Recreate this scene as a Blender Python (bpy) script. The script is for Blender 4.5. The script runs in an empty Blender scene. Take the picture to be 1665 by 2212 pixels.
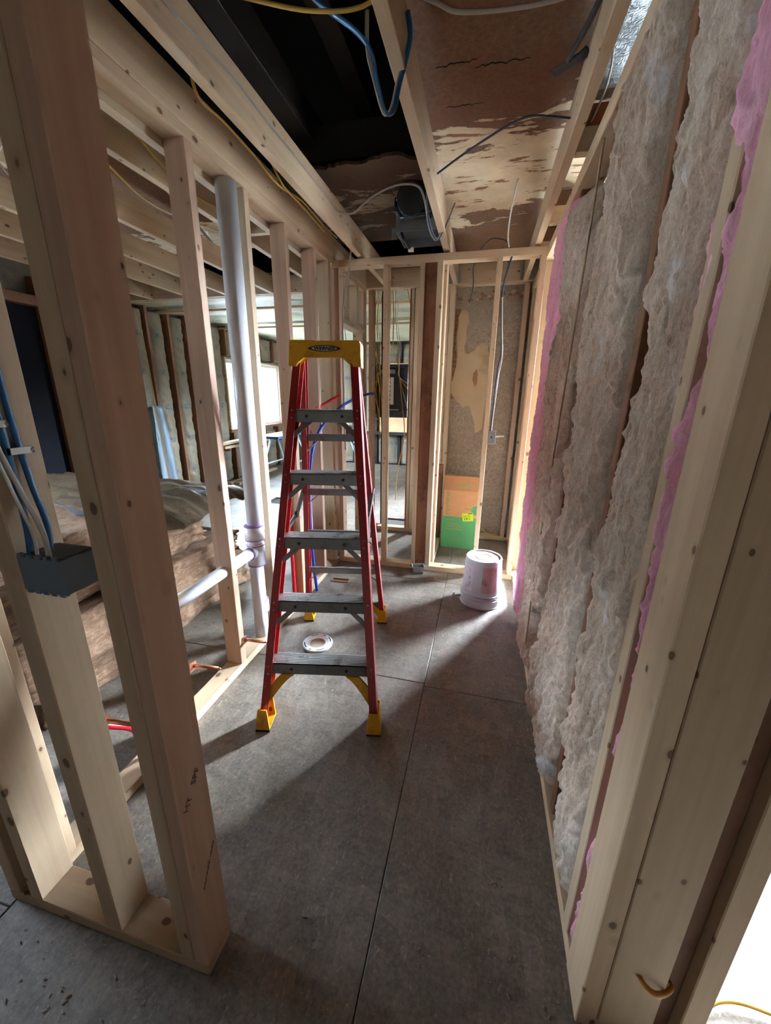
import bpy, bmesh, math, random
from mathutils import Vector, Matrix, noise
random.seed(7)
D = bpy.data
S = bpy.context.scene
COL = S.collection

# ------------------------------------------------------------------ camera, world, light, exposure
cd = D.cameras.new('camera')
cam = D.objects.new('camera', cd)
COL.objects.link(cam)
cd.sensor_fit = 'HORIZONTAL'
cd.sensor_width = 36.0
cd.lens = 841.73 / 1665 * 36.0
cd.clip_start = 0.02
RX, RY, RZ = (0.9711, 0.0795, -0.2250), (0.2383, -0.2776, 0.9307), (0.0115, -0.9574, -0.2885)
cam.matrix_world = Matrix(((RX[0], -RX[1], -RX[2], 0.0),
                           (RY[0], -RY[1], -RY[2], 0.0),
                           (RZ[0], -RZ[1], -RZ[2], 1.45),
                           (0, 0, 0, 1)))
S.camera = cam

w = D.worlds.new('sky')
S.world = w
w.use_nodes = True
bg = w.node_tree.nodes['Background']
sky = w.node_tree.nodes.new('ShaderNodeTexSky')      # low hazy sun off to the right, disc veiled
sky.sky_type = 'NISHITA'
sky.sun_disc = False
sky.sun_elevation = math.radians(24)
sky.sun_rotation = math.radians(33)
sky.dust_density = 7.0
sky.air_density = 1.0
hsv = w.node_tree.nodes.new('ShaderNodeHueSaturation')
hsv.inputs['Saturation'].default_value = 0.12
w.node_tree.links.new(sky.outputs[0], hsv.inputs['Color'])
cool = w.node_tree.nodes.new('ShaderNodeMix')      # camera white balance: cool daylight
cool.data_type = 'RGBA'
cool.blend_type = 'MULTIPLY'
cool.inputs[0].default_value = 1.0
cool.inputs[7].default_value = (0.80, 0.97, 1.14, 1)
w.node_tree.links.new(hsv.outputs[0], cool.inputs[6])
w.node_tree.links.new(cool.outputs[2], bg.inputs[0])
bg.inputs[1].default_value = 16.0
w.cycles.sampling_method = 'AUTOMATIC'
S.view_settings.view_transform = 'Standard'
S.view_settings.look = 'None'
S.view_settings.gamma = 1.0
S.view_settings.use_curve_mapping = False
S.view_settings.exposure = 1.0
S.cycles.use_denoising = True
S.cycles.max_bounces = 10
S.cycles.diffuse_bounces = 6
S.cycles.sample_clamp_indirect = 12.0
S.cycles.caustics_reflective = False
S.cycles.caustics_refractive = False


def portal(name, center, normal, sx, sy):
    """sampling portal for one window opening: adds no light of its own"""
    l = D.lights.new(name, 'AREA')
    l.shape = 'RECTANGLE'
    l.size, l.size_y = sx, sy
    l.cycles.is_portal = True
    o = D.objects.new(name, l)
    COL.objects.link(o)
    o.location = center
    o.rotation_euler = Vector(normal).to_track_quat('-Z', 'Z').to_euler()


# windows: (axis, wall coordinate, along0, along1, z0, z1)
WIN = {
    'left_room': ('x', -4.16, 5.92, 7.66, 0.86, 1.96),
    'right_far': ('y', 3.72, 0.78, 2.60, 0.25, 2.28),
    'right_near': ('x', 3.30, 1.35, 1.80, 0.95, 1.75),
    'behind_left': ('x', -4.16, 0.30, 1.80, 0.85, 1.60),
    'back_notch': ('x', 0.50, 6.5, 7.4, 0.9, 1.9),
}
for k, (ax, c, a0, a1, z0, z1) in WIN.items():
    mid, zc = (a0 + a1) / 2, (z0 + z1) / 2
    if ax == 'x':
        n = (1, 0, 0) if c < 0 else (-1, 0, 0)
        portal('window_portal', (c - n[0] * 0.10, mid, zc), n, a1 - a0, z1 - z0)
    else:
        portal('window_portal', (mid, c + 0.10, zc), (0, -1, 0), a1 - a0, z1 - z0)


# ------------------------------------------------------------------ materials
def nt(name):
    m = D.materials.new(name)
    m.use_nodes = True
    t = m.node_tree
    return m, t, t.nodes['Principled BSDF']


def srgb(r, g, b):
    f = lambda c: ((c / 255) / 12.92) if c / 255 <= 0.04045 else (((c / 255) + 0.055) / 1.055) ** 2.4
    return (f(r), f(g), f(b), 1)


def N(t, kind, **kw):
    n = t.nodes.new(kind)
    for k, v in kw.items():
        if k in n.inputs.keys():
            n.inputs[k].default_value = v
        else:
            setattr(n, k, v)
    return n


def ramp(t, stops, src):
    r = t.nodes.new('ShaderNodeValToRGB')
    e = r.color_ramp.elements
    e[0].position, e[0].color = stops[0]
    e[1].position, e[1].color = stops[-1]
    for p, c in stops[1:-1]:
        x = e.new(p)
        x.color = c
    t.links.new(src, r.inputs[0])
    return r.outputs[0]


def mix(t, fac, a, b, mode='MIX'):
    n = t.nodes.new('ShaderNodeMix')
    n.data_type = 'RGBA'
    n.blend_type = mode
    for sock, v in ((n.inputs[0], fac), (n.inputs[6], a), (n.inputs[7], b)):
        if hasattr(v, 'links'):
            t.links.new(v, sock)
        else:
            sock.default_value = v
    return n.outputs[2]


def mth(t, op, a, b=0.0, clamp=False):
    n = t.nodes.new('ShaderNodeMath')
    n.operation = op
    n.use_clamp = clamp
    for sock, v in ((n.inputs[0], a), (n.inputs[1], b)):
        if hasattr(v, 'links'):
            t.links.new(v, sock)
        else:
            sock.default_value = v
    return n.outputs[0]


def coords(t, scale=(1, 1, 1), rand=False, kind='Object'):
    tc = t.nodes.new('ShaderNodeTexCoord')
    v = tc.outputs[kind]
    if rand:
        oi = t.nodes.new('ShaderNodeObjectInfo')
        s = t.nodes.new('ShaderNodeVectorMath')
        s.operation = 'SCALE'
        cb = t.nodes.new('ShaderNodeCombineXYZ')
        t.links.new(oi.outputs['Random'], cb.inputs[0])
        t.links.new(oi.outputs['Random'], cb.inputs[1])
        t.links.new(oi.outputs['Random'], cb.inputs[2])
        t.links.new(cb.outputs[0], s.inputs[0])
        s.inputs['Scale'].default_value = 37.0
        a = t.nodes.new('ShaderNodeVectorMath')
        t.links.new(v, a.inputs[0])
        t.links.new(s.outputs[0], a.inputs[1])
        v = a.outputs[0]
    m = t.nodes.new('ShaderNodeMapping')
    m.inputs['Scale'].default_value = scale
    t.links.new(v, m.inputs[0])
    return m.outputs[0]


def bump(t, bsdf, h, strength=0.3, dist=0.01):
    b = t.nodes.new('ShaderNodeBump')
    b.inputs['Strength'].default_value = strength
    b.inputs['Distance'].default_value = dist
    t.links.new(h, b.inputs['Height'])
    t.links.new(b.outputs[0], bsdf.inputs['Normal'])


def noise_tex(t, vec, scale, detail=4.0, rough=0.55, dist=0.0):
    n = t.nodes.new('ShaderNodeTexNoise')
    n.inputs['Scale'].default_value = scale
    n.inputs['Detail'].default_value = detail
    n.inputs['Roughness'].default_value = rough
    n.inputs['Distortion'].default_value = dist
    t.links.new(vec, n.inputs['Vector'])
    return n.outputs[0]


def plain(name, col, rough=0.6, metal=0.0, var=0.08, scale=12.0, bmp=0.0, dirt=None, spec=0.5):
    m, t, b = nt(name)
    v = coords(t, rand=True)
    n1 = noise_tex(t, v, scale, 5)
    c = tuple(col[:3])
    lo = tuple(x * (1 - var) for x in c) + (1,)
    hi = tuple(min(1, x * (1 + var)) for x in c) + (1,)
    out = ramp(t, [(0.3, lo), (0.7, hi)], n1)
    if dirt:
        n2 = noise_tex(t, v, scale * 0.5, 6, 0.7)
        out = mix(t, ramp(t, [(0.52, (0, 0, 0, 1)), (0.68, (1, 1, 1, 1))], n2), out, dirt)
    t.links.new(out, b.inputs['Base Color'])
    b.inputs['Roughness'].default_value = rough
    b.inputs['Metallic'].default_value = metal
    b.inputs['Specular IOR Level'].default_value = spec
    if bmp:
        bump(t, b, n1, bmp, 0.01)
    return m


def wood(name, axis, light, dark, knot, knots=True, rough=0.62, stain=None):
    """pine lumber: grain along `axis`, knots, per-board tone"""
    m, t, b = nt(name)
    gs = [26.0, 26.0, 26.0]
    gs[axis] = 1.1
    ks = [16.0, 16.0, 16.0]
    ks[axis] = 10.0
    v = coords(t, gs, rand=True)
    g = noise_tex(t, v, 1.0, 6, 0.6, 0.5)
    big = noise_tex(t, coords(t, [3 if i != axis else 0.9 for i in range(3)], rand=True), 1.0, 3)
    base = ramp(t, [(0.25, dark), (0.5, tuple((a + c) / 2 for a, c in zip(light, dark))), (0.72, light)], g)
    base = mix(t, 0.35, base, ramp(t, [(0.35, dark), (0.65, light)], big))
    oi = t.nodes.new('ShaderNodeObjectInfo')
    tone = t.nodes.new('ShaderNodeHueSaturation')
    tone.inputs['Saturation'].default_value = 1.0
    t.links.new(mth(t, 'ADD', mth(t, 'MULTIPLY', oi.outputs['Random'], 0.30), 0.84), tone.inputs['Value'])
    t.links.new(base, tone.inputs['Color'])
    base = tone.outputs[0]
    if stain:
        sn = noise_tex(t, coords(t, (4, 4, 4), rand=True), 1.0, 5, 0.7)
        base = mix(t, ramp(t, [(0.55, (0, 0, 0, 1)), (0.7, (1, 1, 1, 1))], sn), base, stain)
    if knots:
        vo = t.nodes.new('ShaderNodeTexVoronoi')
        vo.inputs['Scale'].default_value = 1.0
        t.links.new(coords(t, ks, rand=True), vo.inputs['Vector'])
        vc = t.nodes.new('ShaderNodeSeparateColor')
        t.links.new(vo.outputs['Color'], vc.inputs[0])
        wn_ = noise_tex(t, coords(t, (60, 60, 60), rand=True), 1.0, 3)
        wob = mth(t, 'MULTIPLY', vo.outputs['Distance'], mth(t, 'ADD', mth(t, 'MULTIPLY', vc.outputs[0], 1.2), 0.72))
        wob = mth(t, 'ADD', wob, mth(t, 'MULTIPLY', mth(t, 'ADD', g, wn_), 0.055))
        k = ramp(t, [(0.165, (1, 1, 1, 1)), (0.185, (0, 0, 0, 1))], wob)
        halo = ramp(t, [(0.17, (0.7, 0.7, 0.7, 1)), (0.30, (0, 0, 0, 1))], wob)
        base = mix(t, halo, base, dark)
        kc = mix(t, wn_, knot, tuple(c * 2.6 for c in knot[:3]) + (1,))
        base = mix(t, mth(t, 'MULTIPLY', k, 0.88), base, kc)
    t.links.new(base, b.inputs['Base Color'])
    b.inputs['Roughness'].default_value = rough
    b.inputs['Specular IOR Level'].default_value = 0.3
    bump(t, b, g, 0.12, 0.004)
    return m


PL, PD, PK = srgb(198, 176, 148), srgb(168, 142, 114), srgb(70, 48, 36)
PINE = [wood('pine_%s' % 'xyz'[a], a, PL, PD, PK) for a in range(3)]
PKL, PKD = srgb(186, 158, 136), srgb(156, 122, 100)
PINK = [wood('pine_rosy_%s' % 'xyz'[a], a, PKL, PKD, PK) for a in range(3)]
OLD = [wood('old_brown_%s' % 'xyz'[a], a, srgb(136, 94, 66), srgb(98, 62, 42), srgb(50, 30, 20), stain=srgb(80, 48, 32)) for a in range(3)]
RUST = [wood('rusty_%s' % 'xyz'[a], a, srgb(158, 88, 48), srgb(118, 58, 28), srgb(60, 28, 14)) for a in range(3)]
DARK = [wood('dark_lumber_%s' % 'xyz'[a], a, srgb(40, 36, 34), srgb(24, 21, 20), srgb(12, 10, 10), knots=False) for a in range(3)]  # near-black lumber for attic beams and back wall framing
LATH = wood('lath_brown', 0, srgb(140, 96, 66), srgb(96, 60, 40), srgb(50, 30, 20), knots=False)


def osb_mat():
    m, t, b = nt('osb_floor')
    v = coords(t, (1, 1, 1), rand=False)
    warp = t.nodes.new('ShaderNodeTexVoronoi')
    warp.inputs['Scale'].default_value = 26
    warp.inputs['Randomness'].default_value = 1.0
    mm = t.nodes.new('ShaderNodeMapping')
    mm.inputs['Rotation'].default_value = (0, 0, 0.6)
    mm.inputs['Scale'].default_value = (1, 0.35, 1)
    t.links.new(v, mm.inputs[0])
    t.links.new(mm.outputs[0], warp.inputs['Vector'])
    warp2 = t.nodes.new('ShaderNodeTexVoronoi')
    warp2.inputs['Scale'].default_value = 34
    mm2 = t.nodes.new('ShaderNodeMapping')
    mm2.inputs['Rotation'].default_value = (0, 0, -0.9)
    mm2.inputs['Scale'].default_value = (0.4, 1, 1)
    t.links.new(v, mm2.inputs[0])
    t.links.new(mm2.outputs[0], warp2.inputs['Vector'])
    s1 = t.nodes.new('ShaderNodeSeparateColor')
    t.links.new(warp.outputs['Color'], s1.inputs[0])
    s2 = t.nodes.new('ShaderNodeSeparateColor')
    t.links.new(warp2.outputs['Color'], s2.inputs[0])
    f = mth(t, 'MULTIPLY', mth(t, 'ADD', s1.outputs[0], s2.outputs[1]), 0.5)
    fine = noise_tex(t, v, 90, 6, 0.7)
    dirt = noise_tex(t, v, 2.2, 8, 0.65)
    blot = noise_tex(t, v, 7.0, 6, 0.6)
    col = ramp(t, [(0.1, srgb(88, 80, 72)), (0.5, srgb(112, 102, 92)), (0.9, srgb(136, 125, 112))], f)
    col = mix(t, ramp(t, [(0.3, (0, 0, 0, 1)), (0.75, (0.8, 0.8, 0.8, 1))], dirt), col, srgb(76, 69, 64))
    col = mix(t, ramp(t, [(0.56, (0, 0, 0, 1)), (0.72, (0.6, 0.6, 0.6, 1))], blot), col, srgb(56, 47, 42))
    st1 = noise_tex(t, mm.outputs[0], 60, 5, 0.8, 1.5)
    st2 = noise_tex(t, mm2.outputs[0], 75, 5, 0.8, 1.5)
    col = mix(t, ramp(t, [(0.58, (0, 0, 0, 1)), (0.66, (0.75, 0.75, 0.75, 1))], st1), col, srgb(176, 164, 148))
    col = mix(t, ramp(t, [(0.58, (0, 0, 0, 1)), (0.66, (0.7, 0.7, 0.7, 1))], st2), col, srgb(84, 72, 62))
    col = mix(t, 0.35, col, ramp(t, [(0.3, srgb(80, 72, 66)), (0.7, srgb(165, 156, 145))], fine))
    t.links.new(col, b.inputs['Base Color'])
    rg = ramp(t, [(0.3, (0.42, 0.42, 0.42, 1)), (0.8, (0.72, 0.72, 0.72, 1))], dirt)
    t.links.new(rg, b.inputs['Roughness'])
    b.inputs['Specular IOR Level'].default_value = 0.35
    bump(t, b, mth(t, 'ADD', mth(t, 'MULTIPLY', f, 0.6), mth(t, 'MULTIPLY', fine, 0.5)), 0.35, 0.004)
    return m


OSB = osb_mat()


def fluff(name, c1, c2, c3, sc=1.0, axis=2, pale=None):
    m, t, b = nt(name)
    s = [22.0 * sc] * 3
    s[axis] = 5.0 * sc
    v = coords(t, s, rand=True)
    n1 = noise_tex(t, v, 1.0, 9, 0.72, 1.2)
    v2 = coords(t, (5 * sc, 5 * sc, 2.6 * sc), rand=True)
    n2 = noise_tex(t, v2, 1.0, 5, 0.6)
    v3 = coords(t, [150 * sc if i != axis else 30 * sc for i in range(3)], rand=True)
    n3 = noise_tex(t, v3, 1.0, 6, 0.8, 2.0)
    col = ramp(t, [(0.34, c3), (0.48, c1), (0.64, c2)], n1)
    col = mix(t, 0.45, col, ramp(t, [(0.35, c3), (0.5, c1), (0.65, c2)], n2))
    col = mix(t, 0.42, col, ramp(t, [(0.36, c3), (0.60, c2)], n3))
    if pale:
        n4 = noise_tex(t, coords(t, (7, 7, 3.5), rand=True), 1.0, 5, 0.65)
        col = mix(t, ramp(t, [(0.60, (0, 0, 0, 1)), (0.74, (0.8, 0.8, 0.8, 1))], n4), col, pale)
    t.links.new(col, b.inputs['Base Color'])
    b.inputs['Roughness'].default_value = 0.95
    b.inputs['Specular IOR Level'].default_value = 0.1
    b.inputs['Sheen Weight'].default_value = 0.0
    bump(t, b, mth(t, 'ADD', n1, mth(t, 'MULTIPLY', n3, 0.35)), 0.55, 0.014)
    return m


BEIGE = fluff('mineral_fibre', srgb(204, 178, 154), srgb(236, 224, 210), srgb(124, 90, 66), pale=srgb(244, 246, 250))
PINKF = fluff('pink_fibre', srgb(226, 164, 184), srgb(240, 190, 206), srgb(196, 112, 140), sc=0.8)
BROWNF = fluff('brown_fibre', srgb(106, 76, 59), srgb(166, 138, 114), srgb(50, 31, 23), sc=2.4, axis=1)


def kraft_mat(name, base=(186, 174, 150), axis=2):
    m, t, b = nt(name)
    v = coords(t, (1, 1, 1), rand=True)
    n1 = noise_tex(t, coords(t, (9, 9, 4), rand=True), 1.0, 6, 0.6, 0.8)
    n2 = noise_tex(t, v, 3.0, 4)
    col = ramp(t, [(0.3, srgb(*[c * 0.84 for c in base])), (0.7, srgb(*base))], n2)
    # printed blue marks in rows
    sep = t.nodes.new('ShaderNodeSeparateXYZ')
    t.links.new(coords(t, (1, 1, 1)), sep.inputs[0])
    along = sep.outputs[axis]
    rows = mth(t, 'LESS_THAN', mth(t, 'FRACT', mth(t, 'MULTIPLY', along, 2.3)), 0.16)
    cross = mth(t, 'LESS_THAN', mth(t, 'ABSOLUTE', sep.outputs[1 if axis == 2 else 2]), 0.05)
    speck = mth(t, 'GREATER_THAN', noise_tex(t, coords(t, (60, 60, 45)), 1.0, 2), 0.52)
    pr = mth(t, 'MULTIPLY', mth(t, 'MULTIPLY', rows, cross), speck)
    col = mix(t, mth(t, 'MULTIPLY', pr, 0.75), col, srgb(70, 110, 150))
    t.links.new(col, b.inputs['Base Color'])
    b.inputs['Roughness'].default_value = 0.5
    bump(t, b, n1, 0.6, 0.02)
    return m


KRAFT = kraft_mat('kraft_paper')
KRAFT_C = kraft_mat('kraft_paper_ceiling', (186, 184, 156), axis=1)
KRAFT_D = kraft_mat('kraft_paper_dusty', (122, 104, 82), axis=0)


def plaster_mat(name, k=1.0, half=0.60, off=0.0):
    """old ceiling: brown face paper, torn in patches to cream board underneath"""
    m, t, b = nt(name)
    sg = lambda *c: srgb(*[x * k for x in c])
    v = coords(t, (1, 1, 1))
    sep = t.nodes.new('ShaderNodeSeparateXYZ')
    t.links.new(v, sep.inputs[0])
    n1 = noise_tex(t, coords(t, (1.6, 4.2, 1)), 1.6, 10, 0.62, 0.6)
    n2 = noise_tex(t, coords(t, (2.2, 9.0, 1)), 2.0, 8, 0.65, 0.4)
    fib = noise_tex(t, v, 55, 6, 0.7)
    y, x = sep.outputs[1], sep.outputs[0]
    d = mth(t, 'ABSOLUTE', mth(t, 'SUBTRACT', y, mth(t, 'SUBTRACT', 2.62, mth(t, 'MULTIPLY', x, 0.30))))
    band = mth(t, 'SUBTRACT', half, d)
    band = mth(t, 'MULTIPLY', band, 1.2)
    torn = mth(t, 'ADD', band, mth(t, 'MULTIPLY', mth(t, 'SUBTRACT', n1, 0.5), 1.8))
    tmask = ramp(t, [(0.20, (0, 0, 0, 1)), (0.225, (1, 1, 1, 1))], torn)
    flecks = ramp(t, [(0.585, (0, 0, 0, 1)), (0.60, (1, 1, 1, 1))], n2)
    brown = ramp(t, [(0.3, sg(104, 80, 64)), (0.7, sg(134, 106, 86))], fib)
    big = noise_tex(t, v, 2.5, 4)
    brown = mix(t, ramp(t, [(0.45, (0, 0, 0, 1)), (0.7, (0.6, 0.6, 0.6, 1))], big), brown, sg(110, 70, 48))
    cream = ramp(t, [(0.3, sg(200, 184, 156)), (0.7, sg(222, 208, 182))], noise_tex(t, v, 9, 5))
    edge = ramp(t, [(0.16, (0, 0, 0, 1)), (0.21, (0.7, 0.7, 0.7, 1)), (0.26, (0, 0, 0, 1))], torn)
    col = mix(t, tmask, brown, mix(t, flecks, cream, sg(136, 98, 72)))
    col = mix(t, edge, col, sg(84, 58, 42))
    t.links.new(col, b.inputs['Base Color'])
    b.inputs['Roughness'].default_value = 0.85
    b.inputs['Specular IOR Level'].default_value = 0.2
    hh = mth(t, 'SUBTRACT', mth(t, 'MULTIPLY', fib, 0.3), mth(t, 'ADD', tmask, mth(t, 'MULTIPLY', flecks, -0.5)))
    bump(t, b, hh, 0.5, 0.006)
    return m


PLASTER = plaster_mat('torn_ceiling_board')
PLASTER_B = plaster_mat('dark_ceiling_board', 0.62, 0.30)  # same board pattern, darker overall and with less cream
PLASTER_L = plaster_mat('old_grey_ceiling_board', 0.9, 0.9)


def wallpaper_mat():
    m, t, b = nt('old_wallpaper')
    v = coords(t, (1, 1, 1))
    vo = t.nodes.new('ShaderNodeTexVoronoi')
    vo.inputs['Scale'].default_value = 24
    t.links.new(v, vo.inputs['Vector'])
    n1 = noise_tex(t, v, 32, 6, 0.75, 1.5)
    n2 = noise_tex(t, v, 2.4, 5)
    col = ramp(t, [(0.34, srgb(112, 96, 84)), (0.5, srgb(144, 128, 112)), (0.66, srgb(168, 154, 136))], n1)
    col = mix(t, ramp(t, [(0.05, (0.5, 0.5, 0.5, 1)), (0.3, (0, 0, 0, 1))], vo.outputs['Distance']), col, srgb(140, 108, 96))
    col = mix(t, ramp(t, [(0.45, (0, 0, 0, 1)), (0.75, (0.5, 0.5, 0.5, 1))], n2), col, srgb(104, 88, 76))
    t.links.new(col, b.inputs['Base Color'])
    b.inputs['Roughness'].default_value = 0.8
    bump(t, b, n1, 0.3, 0.003)
    return m


WALLPAPER = wallpaper_mat()


def foil_mat():
    m, t, b = nt('crinkled_foil')
    v = coords(t, (1, 1, 1), rand=True)
    n1 = noise_tex(t, v, 38, 4, 0.6, 3.0)
    b.inputs['Base Color'].default_value = srgb(214, 218, 222)
    b.inputs['Metallic'].default_value = 0.85
    b.inputs['Roughness'].default_value = 0.32
    bump(t, b, n1, 1.0, 0.03)
    return m


FOIL = foil_mat()


def fiberglass_mat(name, col):
    m, t, b = nt(name)
    v = coords(t, (40, 40, 3))
    n1 = noise_tex(t, v, 1.0, 5)
    n2 = noise_tex(t, coords(t, (1, 1, 1)), 20, 8, 0.75)
    c = ramp(t, [(0.3, tuple(x * 0.8 for x in col[:3]) + (1,)), (0.7, col)], n1)
    c = mix(t, ramp(t, [(0.64, (0, 0, 0, 1)), (0.72, (0.55, 0.55, 0.55, 1))], n2), c, srgb(190, 140, 130))
    t.links.new(c, b.inputs['Base Color'])
    b.inputs['Roughness'].default_value = 0.38
    return m


RED = fiberglass_mat('red_fiberglass', srgb(140, 20, 26))
YEL = plain('yellow_plastic', srgb(206, 152, 14), 0.45, dirt=srgb(150, 104, 20), scale=18, var=0.1)
ALU = plain('dull_aluminium', srgb(118, 120, 122), 0.42, 0.75, dirt=srgb(96, 92, 88), scale=26)
ALUW = plain('worn_step_aluminium', srgb(176, 178, 178), 0.4, 0.7, dirt=srgb(86, 74, 64), scale=30, bmp=0.2)
BLACK = plain('black_rubber', srgb(22, 22, 23), 0.6)
INK = plain('black_ink', srgb(26, 22, 20), 0.8)
INKW = plain('faded_wood_ink', srgb(74, 56, 42), 0.8)
SILVERP = plain('grey_print', srgb(176, 168, 150), 0.6)
PVC = plain('white_pvc', srgb(206, 208, 214), 0.32, var=0.04)
PVCP = plain('purple_primer', srgb(122, 92, 142), 0.5)
COPPER = plain('copper', srgb(172, 112, 88), 0.35, 0.9)
PEXR = plain('red_pex', srgb(214, 18, 40), 0.35)
PEXB = plain('blue_pex', srgb(22, 60, 168), 0.35)
BOXB = plain('slate_blue_plastic', srgb(92, 104, 116), 0.5, var=0.05)
CABB = plain('blue_cable', srgb(16, 82, 128), 0.42)
CABN = plain('navy_cable', srgb(28, 44, 70), 0.42)
CABW = plain('white_cable', srgb(206, 204, 200), 0.45)
CABG = plain('grey_cable', srgb(150, 146, 140), 0.5)
CABY = plain('yellow_cable', srgb(176, 142, 58), 0.45)
CABO = plain('amber_cable', srgb(184, 120, 34), 0.45)
CABK = plain('black_cable', srgb(24, 24, 26), 0.5)
STAPLE = plain('white_staple', srgb(226, 226, 224), 0.4)
STEEL = plain('galvanised_steel', srgb(150, 154, 158), 0.38, 0.85, scale=40)
PANEL = plain('charcoal_panel', srgb(58, 62, 66), 0.5, 0.3)
PANELK = plain('black_panel_core', srgb(18, 18, 20), 0.4)
BUCKET = plain('white_bucket_plastic', srgb(176, 180, 188), 0.4, var=0.03, dirt=srgb(186, 180, 178), scale=9)
BUCKETD = plain('dusty_bucket_base', srgb(138, 112, 92), 0.85, dirt=srgb(130, 92, 66), scale=16)
CARD = plain('brown_cardboard', srgb(190, 140, 98), 0.8, var=0.05)
CARDD = plain('brown_cardboard_flap', srgb(168, 118, 80), 0.8, var=0.05)
GREEN = plain('green_print', srgb(70, 140, 88), 0.7, var=0.05)
GREENT = plain('green_letters', srgb(126, 150, 84), 0.7)
LIME = plain('lime_sticker', srgb(200, 226, 50), 0.6, var=0.03)
TUB = plain('clear_grey_tub', srgb(150, 160, 162), 0.2)
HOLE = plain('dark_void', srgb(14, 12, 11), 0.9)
TARP = plain('dark_tar_paper', srgb(22, 23, 29), 0.95, dirt=srgb(34, 26, 28), scale=5, bmp=0.2, spec=0.08)
SHEET = plain('milky_poly_sheet', srgb(176, 196, 212), 0.3, bmp=0.6, scale=8)
WHITEV = plain('white_vinyl', srgb(228, 230, 230), 0.4)
SHEATH = plain('grey_sheathing', srgb(120, 112, 100), 0.85, dirt=srgb(92, 78, 66), scale=3)
DRY = plain('bare_wall_boards', srgb(96, 88, 80), 0.85, scale=3)
CREAM = plain('cream_plaster', srgb(180, 158, 126), 0.85, dirt=srgb(150, 120, 86), scale=5, bmp=0.15)
GROUNDM = plain('pale_ground', srgb(150, 150, 146), 0.9, scale=0.5)
LABELR = plain('worn_pink_label', srgb(176, 146, 142), 0.7, dirt=srgb(122, 92, 78), scale=30)
LABELK = plain('worn_black_label', srgb(196, 194, 200), 0.7, dirt=srgb(26, 28, 34), scale=26)
DUCT = plain('black_duct', srgb(30, 40, 48), 0.22, 0.4)
PLY = plain('tan_sheathing_ply', srgb(206, 170, 128), 0.7, var=0.12, scale=6)


def glass_mat():
    m, t, b = nt('window_glass')
    tr = t.nodes.new('ShaderNodeBsdfTransparent')
    gl = t.nodes.new('ShaderNodeBsdfGlossy')
    gl.inputs['Roughness'].default_value = 0.02
    mx = t.nodes.new('ShaderNodeMixShader')
    mx.inputs[0].default_value = 0.05
    t.links.new(tr.outputs[0], mx.inputs[1])
    t.links.new(gl.outputs[0], mx.inputs[2])
    t.links.new(mx.outputs[0], t.nodes['Material Output'].inputs[0])
    return m


GLASS = glass_mat()


# ------------------------------------------------------------------ helpers
def link(name, mesh, mat=None, parent=None, loc=(0, 0, 0), smooth=False):
    o = D.objects.new(name, mesh)
    COL.objects.link(o)
    o.location = loc
    if parent is not None:
        o.parent = parent
    if mat is not None and len(mesh.materials) == 0:
        mesh.materials.append(mat)
    if smooth:
        for p in mesh.polygons:
            p.use_smooth = True
    return o


def fin(name, bm, mat, parent=None, loc=(0, 0, 0), smooth=False):
    me = D.meshes.new(name)
    bmesh.ops.recalc_face_normals(bm, faces=bm.faces)
    bm.to_mesh(me)
    bm.free()
    return link(name, me, mat, parent, loc, smooth)


def empty(name, loc=(0, 0, 0), rz=0.0, kind=None):
    o = D.objects.new(name, None)
    o.empty_display_size = 0.1
    COL.objects.link(o)
    o.location = loc
    o.rotation_euler = (0, 0, rz)
    if kind:
        o['kind'] = kind
    return o


def tag(o, label, cat, group=None, kind=None):
    o['label'] = label
    o['category'] = cat
    if group:
        o['group'] = group
    if kind:
        o['kind'] = kind
    return o


def struct(o):
    o['kind'] = 'structure'
    return o


def box(name, x, y, z, mat, parent=None, bev=0.0025):
    """world-aligned bevelled box with its origin at its own centre"""
    c = Vector(((x[0] + x[1]) / 2, (y[0] + y[1]) / 2, (z[0] + z[1]) / 2))
    bm = bmesh.new()
    bmesh.ops.create_cube(bm, size=1.0)
    sx, sy, sz = abs(x[1] - x[0]), abs(y[1] - y[0]), abs(z[1] - z[0])
    for v in bm.verts:
        v.co = Vector((v.co.x * sx, v.co.y * sy, v.co.z * sz))
    if bev and min(sx, sy, sz) > bev * 3:
        bmesh.ops.bevel(bm, geom=list(bm.edges), offset=bev, segments=1, affect='EDGES')
    return fin(name, bm, mat, parent, c)


def bm_box(bm, x, y, z):
    vs = [bm.verts.new((a, b, c)) for a in x for b in y for c in z]
    for f in ((0, 1, 3, 2), (4, 6, 7, 5), (0, 4, 5, 1), (2, 3, 7, 6), (0, 2, 6, 4), (1, 5, 7, 3)):
        bm.faces.new([vs[i] for i in f])


def lumber(name, x, y, z, parent, fam=None):
    """board whose grain follows its longest side"""
    d = [abs(x[1] - x[0]), abs(y[1] - y[0]), abs(z[1] - z[0])]
    return box(name, x, y, z, (fam or PINE)[d.index(max(d))], parent)


def smooth_path(pts, k=6):
    pts = [Vector(p) for p in pts]
    if len(pts) < 3 or k < 2:
        return pts
    out = []
    for i in range(len(pts) - 1):
        p0 = pts[max(i - 1, 0)]
        p1, p2 = pts[i], pts[i + 1]
        p3 = pts[min(i + 2, len(pts) - 1)]
        for j in range(k):
            s = j / k
            out.append(0.5 * ((2 * p1) + (p2 - p0) * s + (2 * p0 - 5 * p1 + 4 * p2 - p3) * s * s
                              + (3 * p1 - p0 - 3 * p2 + p3) * s ** 3))
    out.append(pts[-1])
    return out


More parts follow.
